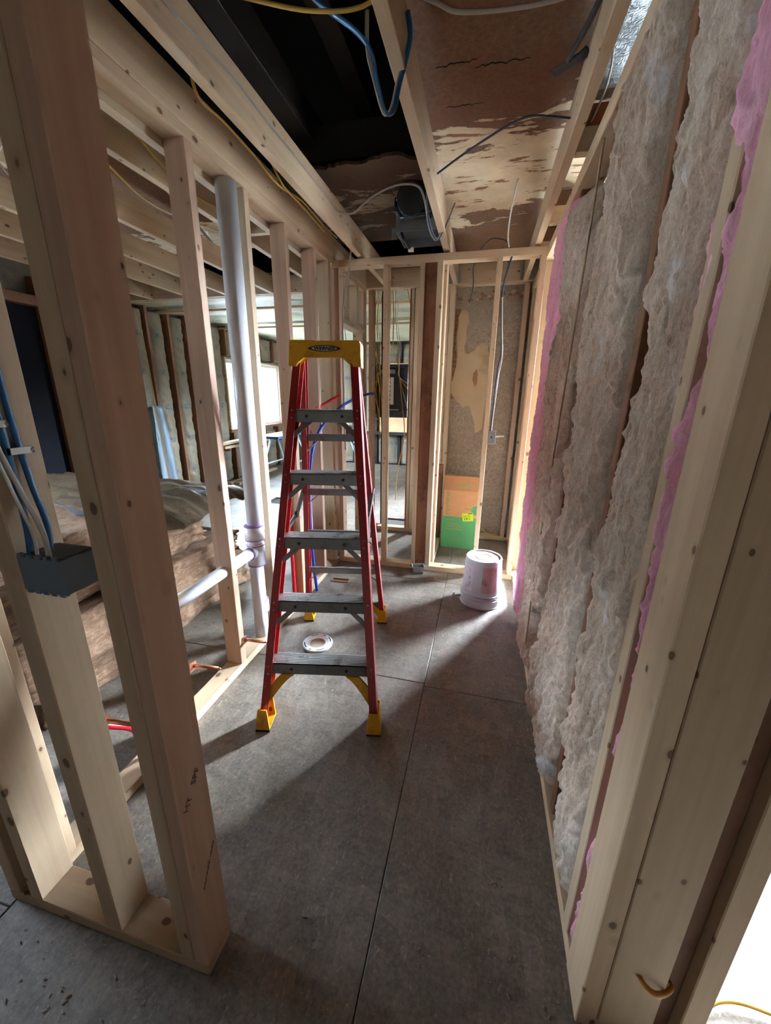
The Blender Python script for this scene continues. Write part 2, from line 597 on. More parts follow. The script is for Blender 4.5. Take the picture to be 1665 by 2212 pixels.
def bm_tube(bm, pts, r, n=8, flat=1.0, caps=True):
    """sweep; r may be a list; flat squeezes the section into a flat cable"""
    up = Vector((0, 0, 1))
    rings = []
    prev = None
    for i, p in enumerate(pts):
        a = pts[max(i - 1, 0)]
        b = pts[min(i + 1, len(pts) - 1)]
        d = (b - a).normalized() if (b - a).length > 1e-9 else Vector((0, 0, 1))
        if prev is None:
            s = d.cross(up)
            if s.length < 0.05:
                s = d.cross(Vector((1, 0, 0)))
            s.normalize()
        else:
            s = (prev - d * prev.dot(d))
            s.normalize()
        prev = s
        q = d.cross(s)
        rr = r[i] if isinstance(r, (list, tuple)) else r
        rings.append([bm.verts.new(p + s * math.cos(2 * math.pi * j / n) * rr + q * math.sin(2 * math.pi * j / n) * rr * flat) for j in range(n)])
    for a, b in zip(rings, rings[1:]):
        for j in range(n):
            bm.faces.new((a[j], a[(j + 1) % n], b[(j + 1) % n], b[j]))
    if caps:
        bm.faces.new(rings[0])
        bm.faces.new(rings[-1][::-1])


def tube(name, pts, r, mat, parent=None, n=8, flat=1.0, k=6):
    pts = smooth_path(pts, k)
    o = Vector(pts[0])
    bm = bmesh.new()
    bm_tube(bm, [p - o for p in pts], r, n, flat)
    ob = fin(name, bm, mat, parent, o, smooth=True)
    return ob


def bm_lathe(bm, prof, n=32, c=(0, 0, 0)):
    rings = []
    for r, z in prof:
        rings.append([bm.verts.new((c[0] + r * math.cos(2 * math.pi * i / n), c[1] + r * math.sin(2 * math.pi * i / n), c[2] + z)) for i in range(n)])
    for a, b in zip(rings, rings[1:]):
        for i in range(n):
            bm.faces.new((a[i], a[(i + 1) % n], b[(i + 1) % n], b[i]))
    return rings


def bm_prism(bm, poly, axis, lo, hi):
    """extrude a polygon of 2-D points along `axis`"""
    def P(a, b, c):
        return {0: (c, a, b), 1: (a, c, b), 2: (a, b, c)}[axis]
    lo_v = [bm.verts.new(P(a, b, lo)) for a, b in poly]
    hi_v = [bm.verts.new(P(a, b, hi)) for a, b in poly]
    bm.faces.new(lo_v)
    bm.faces.new(hi_v[::-1])
    k = len(poly)
    for i in range(k):
        bm.faces.new((lo_v[i], lo_v[(i + 1) % k], hi_v[(i + 1) % k], hi_v[i]))


def text_mesh(name, body, size, mat, parent, mw, extrude=0.0008, shear=0.0, bold=0.0):
    cu = D.curves.new(name, 'FONT')
    cu.body = body
    cu.size = size
    cu.align_x = 'CENTER'
    cu.align_y = 'CENTER'
    cu.extrude = extrude
    cu.shear = shear
    cu.offset = bold
    cu.resolution_u = 2
    tmp = D.objects.new(name, cu)
    COL.objects.link(tmp)
    dg = bpy.context.evaluated_depsgraph_get()
    me = D.meshes.new_from_object(tmp.evaluated_get(dg))
    D.objects.remove(tmp)
    o = link(name, me, mat, parent)
    o.matrix_local = mw
    return o


def fb(x, y, z, oct=4):
    return noise.fractal(Vector((x, y, z)), 0.9, 2.1, oct, noise_basis='PERLIN_ORIGINAL')


# ================================================================== STRUCTURE
TZ, PT = 2.33, 0.042          # stud top, plate thickness
# ---- floor: subfloor panels with recessed joints
floor = struct(box('floor', (-4.3, 3.4), (-3.2, 8.4), (-0.10, -0.016), plain('joint_dirt', srgb(40, 34, 30), 0.9), None, 0))


def child(parent, fn, *a, **k):
    o = fn(*a, **k)
    o.parent = parent
    o.location = o.location - parent.location
    return o


FX = [-4.3, -2.62, -1.235, -0.19, 1.03, 2.25, 3.4]
FYS = {0: [-3.2, -0.74, 1.7, 4.66, 4.97, 6.5, 8.4], 1: [-3.2, -1.96, 0.48, 1.695, 2.89, 5.05, 6.5, 8.4],
       2: [-3.2, -0.74, 1.705, 2.89, 4.17, 4.45, 6.5, 8.4], 3: [-3.2, -0.74, 1.685, 2.89, 5.3],
       4: [-3.2, -1.96, 0.48, 2.89, 5.3], 5: [-3.2, -0.74, 1.7, 4.12, 5.3]}
for i in range(6):
    for a, b in zip(FYS[i], FYS[i][1:]):
        xs = [(FX[i], FX[i + 1])]
        if i == 2 and a == 4.17:            # open duct cut-out
            xs = [(FX[i], -1.06), (-0.79, FX[i + 1])]
        if i == 0 and a == 4.66:
            xs = [(FX[i], -2.84)]
        for x0, x1 in xs:
            child(floor, box, 'floor_panel', (x0 + 0.0013, x1 - 0.0013), (a + 0.0013, b - 0.0013),
                  (-0.016, random.uniform(-0.0015, 0.0)), OSB, None, 0.002)

# ---- near wall (ends in the double post on the left of the picture)
wn = empty('wall_near', (-0.86, 0.545, 0), kind='structure')


NY = (0.498, 0.591)
child(wn, lumber, 'bottom_plate', (-1.25, -0.574), NY, (0, 0.040), None)
for x0, x1, fam in ((-0.614, -0.574, PINK), (-0.655, -0.616, PINE), (-0.895, -0.845, PINE), (-1.165, -1.125, PINE), (-1.25, -1.208, PINE)):
    child(wn, lumber, 'stud', (x0, x1), NY, (0.040, TZ), None, fam)
child(wn, lumber, 'top_plate', (-1.25, -0.574), NY, (TZ, TZ + PT), None)
# grade stamps on the post's wide face
STX = -0.5735
for body, size, y, z, rot in (('HT', 0.024, 0.525, 0.565, 52), ('SPF', 0.024, 0.557, 0.612, 52)):
    mw = Matrix.Translation(Vector((STX, y, z)) - wn.location) @ Matrix.Rotation(math.pi / 2, 4, 'Z') @ Matrix.Rotation(math.pi / 2, 4, 'X') @ Matrix.Rotation(math.radians(rot), 4, 'Z')
    text_mesh('grade_stamp', body, size, INKW, wn, mw, 0.0003)

bm = bmesh.new()
for k in range(30):                                  # smeared, unreadable line of print
    a = k / 29
    if k % 11 == 7:
        continue
    y_, z_ = 0.526 + 0.052 * a, 0.280 + 0.095 * a
    bm_box(bm, (-0.0002, 0.0004), (y_, y_ + 0.0024), (z_, z_ + 0.0035 + 0.004 * (k % 3 == 0)))
sm = fin('smeared_print', bm, INKW, wn)
sm.location = Vector((STX, 0, 0)) - wn.location

# ---- hall's left stud wall
wl = empty('wall_left', (-1.21, 2.2, 0), kind='structure')
LX = (-1.256, -1.165)
child(wl, lumber, 'bottom_plate', LX, (0.592, 1.84), (0, 0.040), None)
child(wl, lumber, 'bottom_plate', LX, (1.87, 3.21), (0, 0.040), None)
for y0, y1, fam in ((0.594, 0.634, PINE), (1.150, 1.195, PINE), (1.552, 1.596, PINK), (1.936, 1.977, PINE), (2.328, 2.372, PINK),
                    (2.728, 2.768, PINK), (2.985, 3.028, PINE), (3.155, 3.195, PINK)):
    child(wl, lumber, 'stud', LX, (y0, y1), (0.040, 2.362), None, fam)
for y0 in (3.40, 3.66):
    child(wl, lumber, 'cripple_stud', LX, (y0, y0 + 0.04), (2.047, 2.362), None)
child(wl, lumber, 'stud', (-1.256, -1.165), (3.80, 3.84), (0.040, 2.0), None, PINE)
child(wl, lumber, 'stud', (-1.256, -1.165), (3.86, 3.95), (0.040, 2.362), None, PINK)
child(wl, lumber, 'top_plate', (-1.256, -1.165), (0.5, 3.95), (2.362, 2.402), None)
child(wl, lumber, 'rim_board', (-1.205, -1.165), (0.5, 3.95), (2.404, 2.548), None)
child(wl, lumber, 'ledger', (-1.30, -1.258), (0.5, 3.95), (2.335, 2.42), None)
child(wl, lumber, 'window_header', (-1.256, -1.160), (3.197, 3.858), (2.00, 2.045), None)

# ---- far wall across the hall
wf = empty('wall_far', (-0.42, 3.12, 0), kind='structure')
FY = (3.080, 3.172)
child(wf, lumber, 'bottom_plate', (-1.165, 0.33), FY, (0, 0.042), None)
child(wf, lumber, 'top_plate', (-1.180, 0.335), FY, (2.340, 2.388), None)
for x0, x1, fam in ((-1.163, -1.122, PINK), (-0.782, -0.745, PINE), (-0.514, -0.483, PINE), (-0.394, -0.354, PINE), (0.006, 0.042, PINE), (0.284, 0.322, PINK)):
    child(wf, lumber, 'stud', (x0, x1), FY, (0.042, 2.340), None, fam)
child(wf, lumber, 'old_stud', (-0.482, -0.395), (3.105, 3.150), (0, 2.340), None, OLD)

# ---- framing of the closet behind the far wall, up to the header
wc = empty('wall_closet', (-0.3, 4.05, 0), kind='structure')
CY = (4.0, 4.09)
for x0, x1, y0, y1, fam in ((-0.372, -0.332, 3.175, 3.265, PINE), (-0.430, -0.385, 4.0, 4.09, PINE), (-0.382, -0.335, 3.985, 4.085, PINE),
                            (-0.705, -0.668, 4.0, 4.09, PINE), (-1.16, -1.115, 4.0, 4.09, PINK), (-0.757, -0.742, 4.02, 4.05, RUST), (-0.741, -0.712, 4.01, 4.06, PINE),
                            (0.262, 0.305, 4.0, 4.09, PINK), (0.325, 0.415, 3.93, 3.97, PINE)):
    child(wc, lumber, 'stud', (x0, x1), (y0, y1), (0.042, 2.40), None, fam)
child(wc, lumber, 'bottom_plate', (-1.16, 0.33), CY, (0, 0.042), None)
child(wc, lumber, 'old_stud', (-1.06, -1.0), (4.12, 4.2), (0, 2.6), None, DARK)
child(wc, lumber, 'bottom_plate', (-0.375, -0.335), (3.175, 3.98), (0, 0.042), None)
child(wc, lumber, 'short_stud', (-0.392, -0.345), (3.80, 3.84), (0.042, 0.80), None, OLD)
wpw = struct(box('wall_back', (-0.42, 0.50), (4.125, 4.20), (0.0, 2.6), WALLPAPER, None, 0))
# torn patch down to the plaster, with lath showing beside it
pp = [(-0.285, 2.21), (-0.25, 2.225), (-0.215, 2.195), (-0.205, 2.12), (-0.225, 2.05), (-0.215, 1.97), (-0.235, 1.90), (-0.222, 1.845), (-0.19, 1.83), (-0.15, 1.865), (-0.11, 1.90), (-0.07, 1.93), (-0.02, 1.935),
      (0.005, 1.80), (0.012, 1.60), (0.005, 1.47), (-0.002, 1.30), (-0.008, 1.13), (-0.04, 1.10), (-0.075, 1.09), (-0.085, 1.17), (-0.11, 1.25), (-0.135, 1.32), (-0.16, 1.355), (-0.185, 1.35), (-0.21, 1.335), (-0.26, 1.38), (-0.31, 1.43), (-0.35, 1.49),
      (-0.345, 1.55), (-0.32, 1.63), (-0.30, 1.73), (-0.295, 1.85), (-0.305, 1.93), (-0.315, 2.02), (-0.30, 2.09), (-0.305, 2.16)]
bm = bmesh.new()
bm_prism(bm, [(a, b) for a, b in pp], 1, 0.0, 0.008)
o = fin('torn_plaster_patch', bm, CREAM, wpw)
o.location = Vector((0, 4.118, 0)) - wpw.location
bm = bmesh.new()
bm_prism(bm, [(-0.13, 1.66), (-0.10, 1.70), (-0.085, 1.64), (-0.09, 1.56), (-0.11, 1.53), (-0.135, 1.60)], 1, 0.0, 0.003)
o = fin('plaster_chip', bm, plain('chipped_spot', srgb(120, 84, 52), 0.9), wpw)
o.location = Vector((0, 4.116, 0)) - wpw.location
zz = 1.42
while zz < 2.21:
    x1 = -0.30 + 0.02 * math.sin(zz * 9)
    child(wpw, box, 'lath', (-0.40, x1 + random.uniform(-0.012, 0.012)), (4.119, 4.127), (zz, zz + 0.034), LATH, None, 0.002)
    zz += 0.041
rs = random.Random(11)
SCR = plain('torn_paper_edge', srgb(122, 88, 66), 0.9, dirt=srgb(178, 150, 116), scale=22)
for i in range(26):                                   # broken scraps along the top edge
    cx0, cz0 = -0.36 + i * 0.0265 + rs.uniform(-0.01, 0.01), 2.335 + rs.uniform(-0.035, 0.03)
    k = rs.randint(5, 8)
    poly = [(cx0 + rs.uniform(0.012, 0.030) * math.cos(2 * math.pi * a / k), cz0 + rs.uniform(0.006, 0.020) * math.sin(2 * math.pi * a / k)) for a in range(k)]
    bm = bmesh.new()
    bm_prism(bm, poly, 1, 0.0, rs.uniform(0.004, 0.012))
    o = fin('torn_scrap', bm, SCR if i % 4 else CREAM, wpw)
    o.location = Vector((0, 4.115, 0)) - wpw.location

# ---- right wall: studs behind the insulation, open studs beyond, double post at the doorway
wr = empty('wall_right', (0.38, 1.9, 0), kind='structure')
RXW = (0.332, 0.424)
child(wr, lumber, 'bottom_plate', RXW, (0.645, 4.09), (0, 0.042), None)
child(wr, lumber, 'top_plate', (0.325, 0.424), (0.645, 4.09), (2.335, 2.40), None)
for y0, y1 in ((0.792, 0.832), (1.12, 1.16), (1.70, 1.74), (2.22, 2.26), (2.69, 2.73), (3.20, 3.24), (3.56, 3.60), (4.02, 4.06)):
    child(wr, lumber, 'stud', (0.345, 0.424) if 1.0 < y0 < 2.5 else RXW, (y0, y1), (0.042, 2.335), None, OLD if 1.0 < y0 < 2.5 else PINE)
child(wr, lumber, 'stud', (0.330, 0.374), (0.645, 0.750), (0.0, 2.335), None)
child(wr, lumber, 'stud', (0.3755, 0.484), (0.645, 0.690), (0.0, 2.335), None)
child(wr, lumber, 'stud', (0.487, 0.530), (0.672, 0.760), (0.0, 2.335), None, OLD)
child(wr, lumber, 'stud', (0.5315, 0.576), (0.645, 0.735), (0.0, 2.335), None)
child(wr, box, 'light_block_board', (0.426, 0.440), (0.77, 2.72), (0, 2.335), DRY, None, 0)  # board added behind the batts to block light from the right room

# ---- outer shell: boxes round the openings
def shell_wall(name, ax, c, a0, a1, openings, mat, th=0.10, z1=2.75):
    """wall plane at c (inner face), built as boxes round its window openings"""
    root = empty(name, ((c, (a0 + a1) / 2, 0) if ax == 'x' else ((a0 + a1) / 2, c, 0)), kind='structure')
    out = 1 if ((ax == 'x' and c > -1) or ax == 'y' and c > 0) else -1
    span = (c, c + out * th) if out > 0 else (c - th, c)

    def seg(u0, u1, v0, v1):
        if ax == 'x':
            child(root, box, 'sheathing', span, (u0, u1), (v0, v1), mat, None, 0)
        else:
            child(root, box, 'sheathing', (u0, u1), span, (v0, v1), mat, None, 0)
    cur = a0
    for (b0, b1, v0, v1) in sorted(openings):
        seg(cur, b0, 0, z1)
        seg(b0, b1, 0, v0)
        seg(b0, b1, v1, z1)
        cur = b1
    seg(cur, a1, 0, z1)
    return root


W = WIN
wxl = shell_wall('wall_exterior_left', 'x', -4.20, -3.2, 8.4, [W['left_room'][2:], W['behind_left'][2:]], SHEATH)
wyb = shell_wall('wall_exterior_back', 'y', 8.25, -4.2, 0.5, [], SHEATH)
wxn = shell_wall('wall_exterior_notch', 'x', 0.50, 3.72, 8.4, [W['back_notch'][2:]], SHEATH)
wyr = shell_wall('wall_exterior_right_far', 'y', 3.72, 0.44, 3.4, [W['right_far'][2:]], DRY)
wxr = shell_wall('wall_exterior_right', 'x', 3.30, -3.2, 3.82, [W['right_near'][2:]], DRY)
wyf = shell_wall('wall_exterior_front', 'y', -3.20, -4.3, 3.4, [], DRY)

# ---- windows
for i, (k, (ax, c, a0, a1, z0, z1)) in enumerate(WIN.items(), 1):
    wd = empty('window_%d' % i, ((c, (a0 + a1) / 2, z0) if ax == 'x' else ((a0 + a1) / 2, c, z0)), kind='structure')
    s = -1 if c < 0 else 1

    def wb(nm, u, v, d, mat):
        X = (c + s * d[0], c + s * d[1])
        X = (min(X), max(X))
        if ax == 'x':
            child(wd, box, nm, X, u, v, mat, None, 0.003)
        else:
            child(wd, box, nm, u, X, v, mat, None, 0.003)
    f = 0.045
    wb('frame', (a0, a0 + f), (z0, z1), (0.0, 0.07), WHITEV)
    wb('frame', (a1 - f, a1), (z0, z1), (0.0, 0.07), WHITEV)
    wb('frame', (a0 + f, a1 - f), (z0, z0 + f), (0.0, 0.07), WHITEV)
    wb('frame', (a0 + f, a1 - f), (z1 - f, z1), (0.0, 0.07), WHITEV)
    m = (a0 + a1) / 2
    wb('meeting_rail', (m - 0.02, m + 0.02), (z0 + f, z1 - f), (0.012, 0.06), WHITEV)
    wb('pane', (a0 + f, m - 0.02), (z0 + f, z1 - f), (0.03, 0.034), GLASS)
    wb('pane', (m + 0.02, a1 - f), (z0 + f, z1 - f), (0.03, 0.034), GLASS)
    # rough pine casing
    g = 0.035
    wb('casing', (a0 - g, a0 - 0.002), (z0 - g, z1 + g), (-0.05, 0.06), PINE[2])
    wb('casing', (a1 + 0.002, a1 + g), (z0 - g, z1 + g), (-0.05, 0.06), PINE[2])
    wb('casing', (a0 - 0.002, a1 + 0.002), (z1 + 0.002, z1 + g), (-0.05, 0.06), PINE[1] if ax == 'x' else PINE[0])
    wb('sill', (a0 - 0.06, a1 + 0.06), (z0 - g - 0.01, z0 - 0.002), (-0.07, 0.06), OLD[1] if ax == 'x' else PINE[0])

# ---- ceiling: old board with an attic opening, new joists, header
ceil = empty('ceiling', (0, 2, 2.4), kind='structure')


def ragged(name, x, y, z, edge, mat, amp=0.05, seed=0.0):
    """ceiling board whose `edge` ('y0' or 'x0'/'x1') is broken"""
    n = 60
    poly = []
    for i in range(n + 1):
        u = x[0] + (x[1] - x[0]) * i / n
        poly.append((u, y[0] + (amp * fb(u * 4 + seed, seed, 3.1, 5) if edge == 'y0' else 0)))
    poly += [(x[1], y[1]), (x[0], y[1])]
    bm = bmesh.new()
    bm_prism(bm, poly, 2, z[0], z[1])
    o = fin(name, bm, mat, ceil)
    o.location = Vector((0, 0, 0)) - ceil.location
    return o


ragged('ceiling_board', (-0.36, 3.4), (-3.2, 3.82), (2.585, 2.60), '', PLASTER)
ragged('ceiling_board', (-1.22, -0.36), (2.36, 3.42), (2.60, 2.615), 'y0', PLASTER_B, 0.09, 4.0)
ragged('ceiling_board', (-4.3, -1.30), (-3.2, 3.35), (2.60, 2.615), '', PLASTER)
ragged('ceiling_board', (-1.30, -0.36), (-3.2, 0.3), (2.60, 2.615), '', PLASTER)
for x0, x1 in ((-0.985, -0.943), (-0.360, -0.318), (0.238, 0.278), (-1.62, -1.578), (-2.17, -2.128), (-2.66, -2.618), (-3.12, -3.08), (-3.6, -3.56)):
    child(ceil, lumber, 'joist', (x0, x1), (-0.6, 3.95), (2.402, 2.555), None)
child(ceil, lumber, 'header_beam', (-4.2, 0.42), (3.952, 3.995), (2.402, 2.556), None)
for x0 in (-0.36, 0.238, -0.985):
    child(ceil, box, 'joist_hanger', (x0 - 0.030, x0 - 0.003), (3.946, 3.951), (2.41, 2.52), STEEL, None, 0)
    child(ceil, box, 'joist_hanger', (x0 + 0.045, x0 + 0.072), (3.946, 3.951), (2.41, 2.52), STEEL, None, 0)
for y0, fam, fam2 in ((2.10, RUST, PINE), (2.80, OLD, PINE), (3.35, OLD, PINE)):
    child(ceil, lumber, 'blocking', (0.280, 0.46), (y0, y0 + 0.035), (2.49, 2.575), None, fam)
    child(ceil, lumber, 'blocking', (0.280, 0.46), (y0 - 0.03, y0 + 0.012), (2.402, 2.488), None, fam2)
for y0 in (-0.2, 1.4, 2.6):
    child(ceil, lumber, 'blocking', (-1.578, -1.302), (y0, y0 + 0.04), (2.42, 2.55), None)
for (x0, x1, y_, sd) in ((-0.27, -0.12, 1.80, 1.0), (-0.13, 0.06, 1.83, 5.0), (-0.25, -0.10, 2.02, 9.0)):      # splits in the old face paper
    bm = bmesh.new()
    n = 16
    up = [(x0 + (x1 - x0) * i / n, y_ + 0.012 * fb(i * 0.5, sd, 0.5)) for i in range(n + 1)]
    dn = [(x, y - (0.0015 + 0.006 * abs(fb(i * 0.7, sd, 3.5))) * math.sin(math.pi * min(1, (i + 0.3) / n))) for i, (x, y) in enumerate(up)]
    bm_prism(bm, up + dn[::-1], 2, 0.0, 0.002)
    o = fin('split_line', bm, HOLE, ceil)
    o.location = Vector((0, 0, 2.583)) - ceil.location
# kraft-faced ceiling insulation beyond the header, in bays crossed by straps
def blanket(name, x, y, z, axis, nb, mat, parent, sag=0.05, seed=0):
    nx, ny = 60, 60
    bm = bmesh.new()
    vs = []
    for i in range(nx + 1):
        row = []
        for j in range(ny + 1):
            u, v = i / nx, j / ny
            X, Y = x[0] + (x[1] - x[0]) * u, y[0] + (y[1] - y[0]) * v
            s = v if axis == 'y' else u
            bay = abs(math.sin(math.pi * nb * s)) ** 0.5
            row.append(bm.verts.new((X, Y, z - sag * bay - 0.012 * fb(X * 3 + seed, Y * 7, 0, 4))))
        vs.append(row)
    for i in range(nx):
        for j in range(ny):
            bm.faces.new((vs[i][j], vs[i + 1][j], vs[i + 1][j + 1], vs[i][j + 1]))
    o = fin(name, bm, mat, parent, smooth=True)
    return o


o = blanket('ceiling_blanket', (-4.2, 0.5), (4.02, 8.25), 2.50, 'y', 7, KRAFT_C, ceil)
o.location = Vector((0, 0, 0)) - ceil.location
child(ceil, box, 'ceiling_deck', (-4.3, 0.5), (4.0, 8.35), (2.56, 2.60), SHEATH, None, 0)
for y0 in (4.02, 4.62, 5.9):
    child(ceil, lumber, 'strap', (-4.18, 0.48), (y0, y0 + 0.07), (2.405, 2.43), None)

# ---- roof over the attic, black inside
roof = empty('roof', (-0.4, 2.6, 2.8), kind='structure')
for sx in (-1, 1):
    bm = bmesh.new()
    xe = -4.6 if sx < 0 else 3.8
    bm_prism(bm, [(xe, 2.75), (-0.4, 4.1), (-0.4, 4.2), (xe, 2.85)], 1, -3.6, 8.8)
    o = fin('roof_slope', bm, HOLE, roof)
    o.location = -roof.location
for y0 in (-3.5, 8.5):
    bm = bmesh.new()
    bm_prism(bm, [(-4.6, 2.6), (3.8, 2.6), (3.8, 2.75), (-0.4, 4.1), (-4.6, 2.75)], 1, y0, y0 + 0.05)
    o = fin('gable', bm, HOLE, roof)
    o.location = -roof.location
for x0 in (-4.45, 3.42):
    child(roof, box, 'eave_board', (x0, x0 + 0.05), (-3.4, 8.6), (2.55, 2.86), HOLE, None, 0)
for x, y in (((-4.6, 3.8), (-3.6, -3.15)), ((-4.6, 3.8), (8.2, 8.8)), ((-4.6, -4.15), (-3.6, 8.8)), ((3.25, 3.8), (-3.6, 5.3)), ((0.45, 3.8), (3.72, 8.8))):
    child(roof, box, 'leak_stop', x, y, (2.62, 2.64), HOLE, None, 0)  # unseen boards added to stop light leaking into the attic
for x0, z0 in ((-1.10, 2.74), (-0.83, 2.95), (-0.45, 2.72)):
    child(roof, lumber, 'old_beam', (x0, x0 + 0.10), (-1.0, 2.9), (z0, z0 + 0.15), None, DARK)
child(roof, lumber, 'old_beam', (-1.3, -0.3), (2.42, 2.5), (2.66, 2.82), None, DARK)

ground = struct(box('ground', (-40, 40), (-40, 40), (-0.6, -0.5), GROUNDM, None, 0))


# ================================================================== THINGS
# ---- the red stepladder
lad = empty('stepladder', (-0.6025, 1.26, 0), math.atan2(0.117, 0.573))
tag(lad, 'red fibreglass stepladder with yellow top cap standing open in the hall', 'ladder')
FV = lambda z: 0.015 + 0.285 * z            # depth of the front rails at height z
RV = lambda z: 0.960 - 0.225 * z
FU = lambda z: 0.268 - 0.078 * z            # half width
RU = lambda z: 0.262 - 0.078 * z


def c_rail(name, side, V, U, sgn, z0=0.03, z1=1.60, depth=0.078, fl=0.034, th=0.006):
    """channel rail: web outside, flanges pointing inwards"""
    bm = bmesh.new()
    sec = [(0, 0), (fl, 0), (fl, th), (th, th), (th, depth - th), (fl, depth - th), (fl, depth), (0, depth)]
    rings = []
    for z in (z0, z1):
        u0, v0 = U(z), V(z)
        rings.append([bm.verts.new((side * (u0 - a), v0 + sgn * b, z)) for a, b in sec])
    k = len(sec)
    for i in range(k):
        bm.faces.new((rings[0][i], rings[0][(i + 1) % k], rings[1][(i + 1) % k], rings[1][i]))
    bm.faces.new(rings[0])
    bm.faces.new(rings[1][::-1])
    return fin(name, bm, RED, lad)


for s in (-1, 1):
    fr = c_rail('front_rail', s, FV, FU, 1)
    rr = c_rail('rear_rail', s, RV, RU, -1, depth=0.052, fl=0.028)
    for zz in (0.26, 0.535, 0.81, 1.085, 1.36):
        for dz in (-0.012, 0.02):
            bm = bmesh.new()
            bmesh.ops.create_uvsphere(bm, u_segments=8, v_segments=4, radius=0.0045)
            o = fin('rivet', bm, ALU, fr, smooth=True)
            o.location = (s * (FU(zz) - 0.017), FV(zz + dz) - 0.001, zz + dz)
# steps: channel tread with ribs
for i, zt in enumerate((0.289, 0.560, 0.834, 1.110, 1.380)):
    hw = FU(zt) - 0.008
    v0 = FV(zt) + 0.004
    bm = bmesh.new()
    bm_box(bm, (-hw, hw), (v0, v0 + 0.004), (zt - 0.052, zt))
    bm_box(bm, (-hw, hw), (v0 + 0.078, v0 + 0.082), (zt - 0.045, zt))
    bm_box(bm, (-hw, hw), (v0, v0 + 0.082), (zt - 0.004, zt))
    st = fin('step', bm, ALU, lad)
    bm = bmesh.new()
    for r in range(8):
        a = v0 + 0.004 + r * 0.0098
        bm_box(bm, (-hw + 0.002, hw - 0.002), (a, a + 0.0052), (zt, zt + 0.0022))
    fin('tread_ribs', bm, ALUW, st)
    for u in (-0.45, 0.42):
        bm = bmesh.new()
        bmesh.ops.create_cone(bm, cap_ends=True, segments=12, radius1=0.0075, radius2=0.006, depth=0.006, matrix=Matrix.Translation((u * hw * 1.2, v0 - 0.002, zt - 0.026)) @ Matrix.Rotation(math.pi / 2, 4, 'X'))
        fin('rivet', bm, BLACK, st)
    if i > 0:
        for s in (-1, 1):                     # diagonal braces under the step
            za = zt - 0.125
            bm = bmesh.new()
            p0, p1 = Vector((s * (FU(za) - 0.010), FV(za) + 0.018, za)), Vector((s * (hw - 0.085), v0 + 0.012, zt - 0.046))
            d = (p1 - p0).normalized()
            q = d.cross(Vector((0, 1, 0))).normalized() * 0.011
            for e in (0,):
                vs = [bm.verts.new(p0 + q), bm.verts.new(p0 - q), bm.verts.new(p1 - q), bm.verts.new(p1 + q)]
                vb = [bm.verts.new(x.co + Vector((0, 0.004, 0))) for x in vs]
                bm.faces.new(vs)
                bm.faces.new(vb[::-1])
                for j in range(4):
                    bm.faces.new((vs[j], vs[(j + 1) % 4], vb[(j + 1) % 4], vb[j]))
            fin('brace', bm, ALU, lad)
# rear cross bars
for zt in (0.13, 0.40, 0.665, 0.93, 1.235):
    hw = RU(zt) - 0.006
    v = RV(zt)
    bm = bmesh.new()
    bm_box(bm, (-hw, hw), (v - 0.030, v - 0.026), (zt - 0.018, zt + 0.018))
    bm_box(bm, (-hw, hw), (v - 0.030, v - 0.010), (zt + 0.015, zt + 0.018))
    cb = fin('rear_bar', bm, ALU, lad)
    za = zt - 0.085
    if zt > 0.3:
        for s in (-1, 1):
            p0, p1 = Vector((s * (RU(za) - 0.010), RV(za) - 0.030, za)), Vector((s * (hw - 0.075), v - 0.030, zt - 0.014))
            bm = bmesh.new()
            bm_tube(bm, [p0, p1], 0.009, 6, 0.35)
            fin('brace', bm, ALU, lad)
# curved yellow gussets low on both frames
def gusset(V, U, zt, dv, name='corner_gusset'):
    for s in (-1, 1):
        n = 8
        hw = U(zt) - 0.004
        poly_o, poly_i = [], []
        for k in range(n + 1):
            t = k / n
            poly_o.append((hw + 0.008 - 0.075 * t, zt - 0.052 - 0.075 * (1 - t)))
            poly_i.append((hw + 0.010 - 0.135 * t, zt - 0.052 - 0.165 * (1 - t) ** 1.35))
        bm = bmesh.new()
        pts = poly_o + poly_i[::-1]
        lo = [bm.verts.new((s * a, V(z) + dv, z)) for a, z in pts]
        hi = [bm.verts.new((s * a, V(z) + dv + 0.012, z)) for a, z in pts]
        for k in range(n):
            a, b, c, d = k, k + 1, len(pts) - 2 - k, len(pts) - 1 - k
            bm.faces.new((lo[a], lo[b], lo[c], lo[d]))
            bm.faces.new((hi[d], hi[c], hi[b], hi[a]))
        m = len(pts)
        for k in range(m):
            bm.faces.new((lo[k], lo[(k + 1) % m], hi[(k + 1) % m], hi[k]))
        fin(name, bm, YEL, lad)


gusset(FV, FU, 0.289, 0.012)
gusset(RV, RU, 0.20, -0.040)
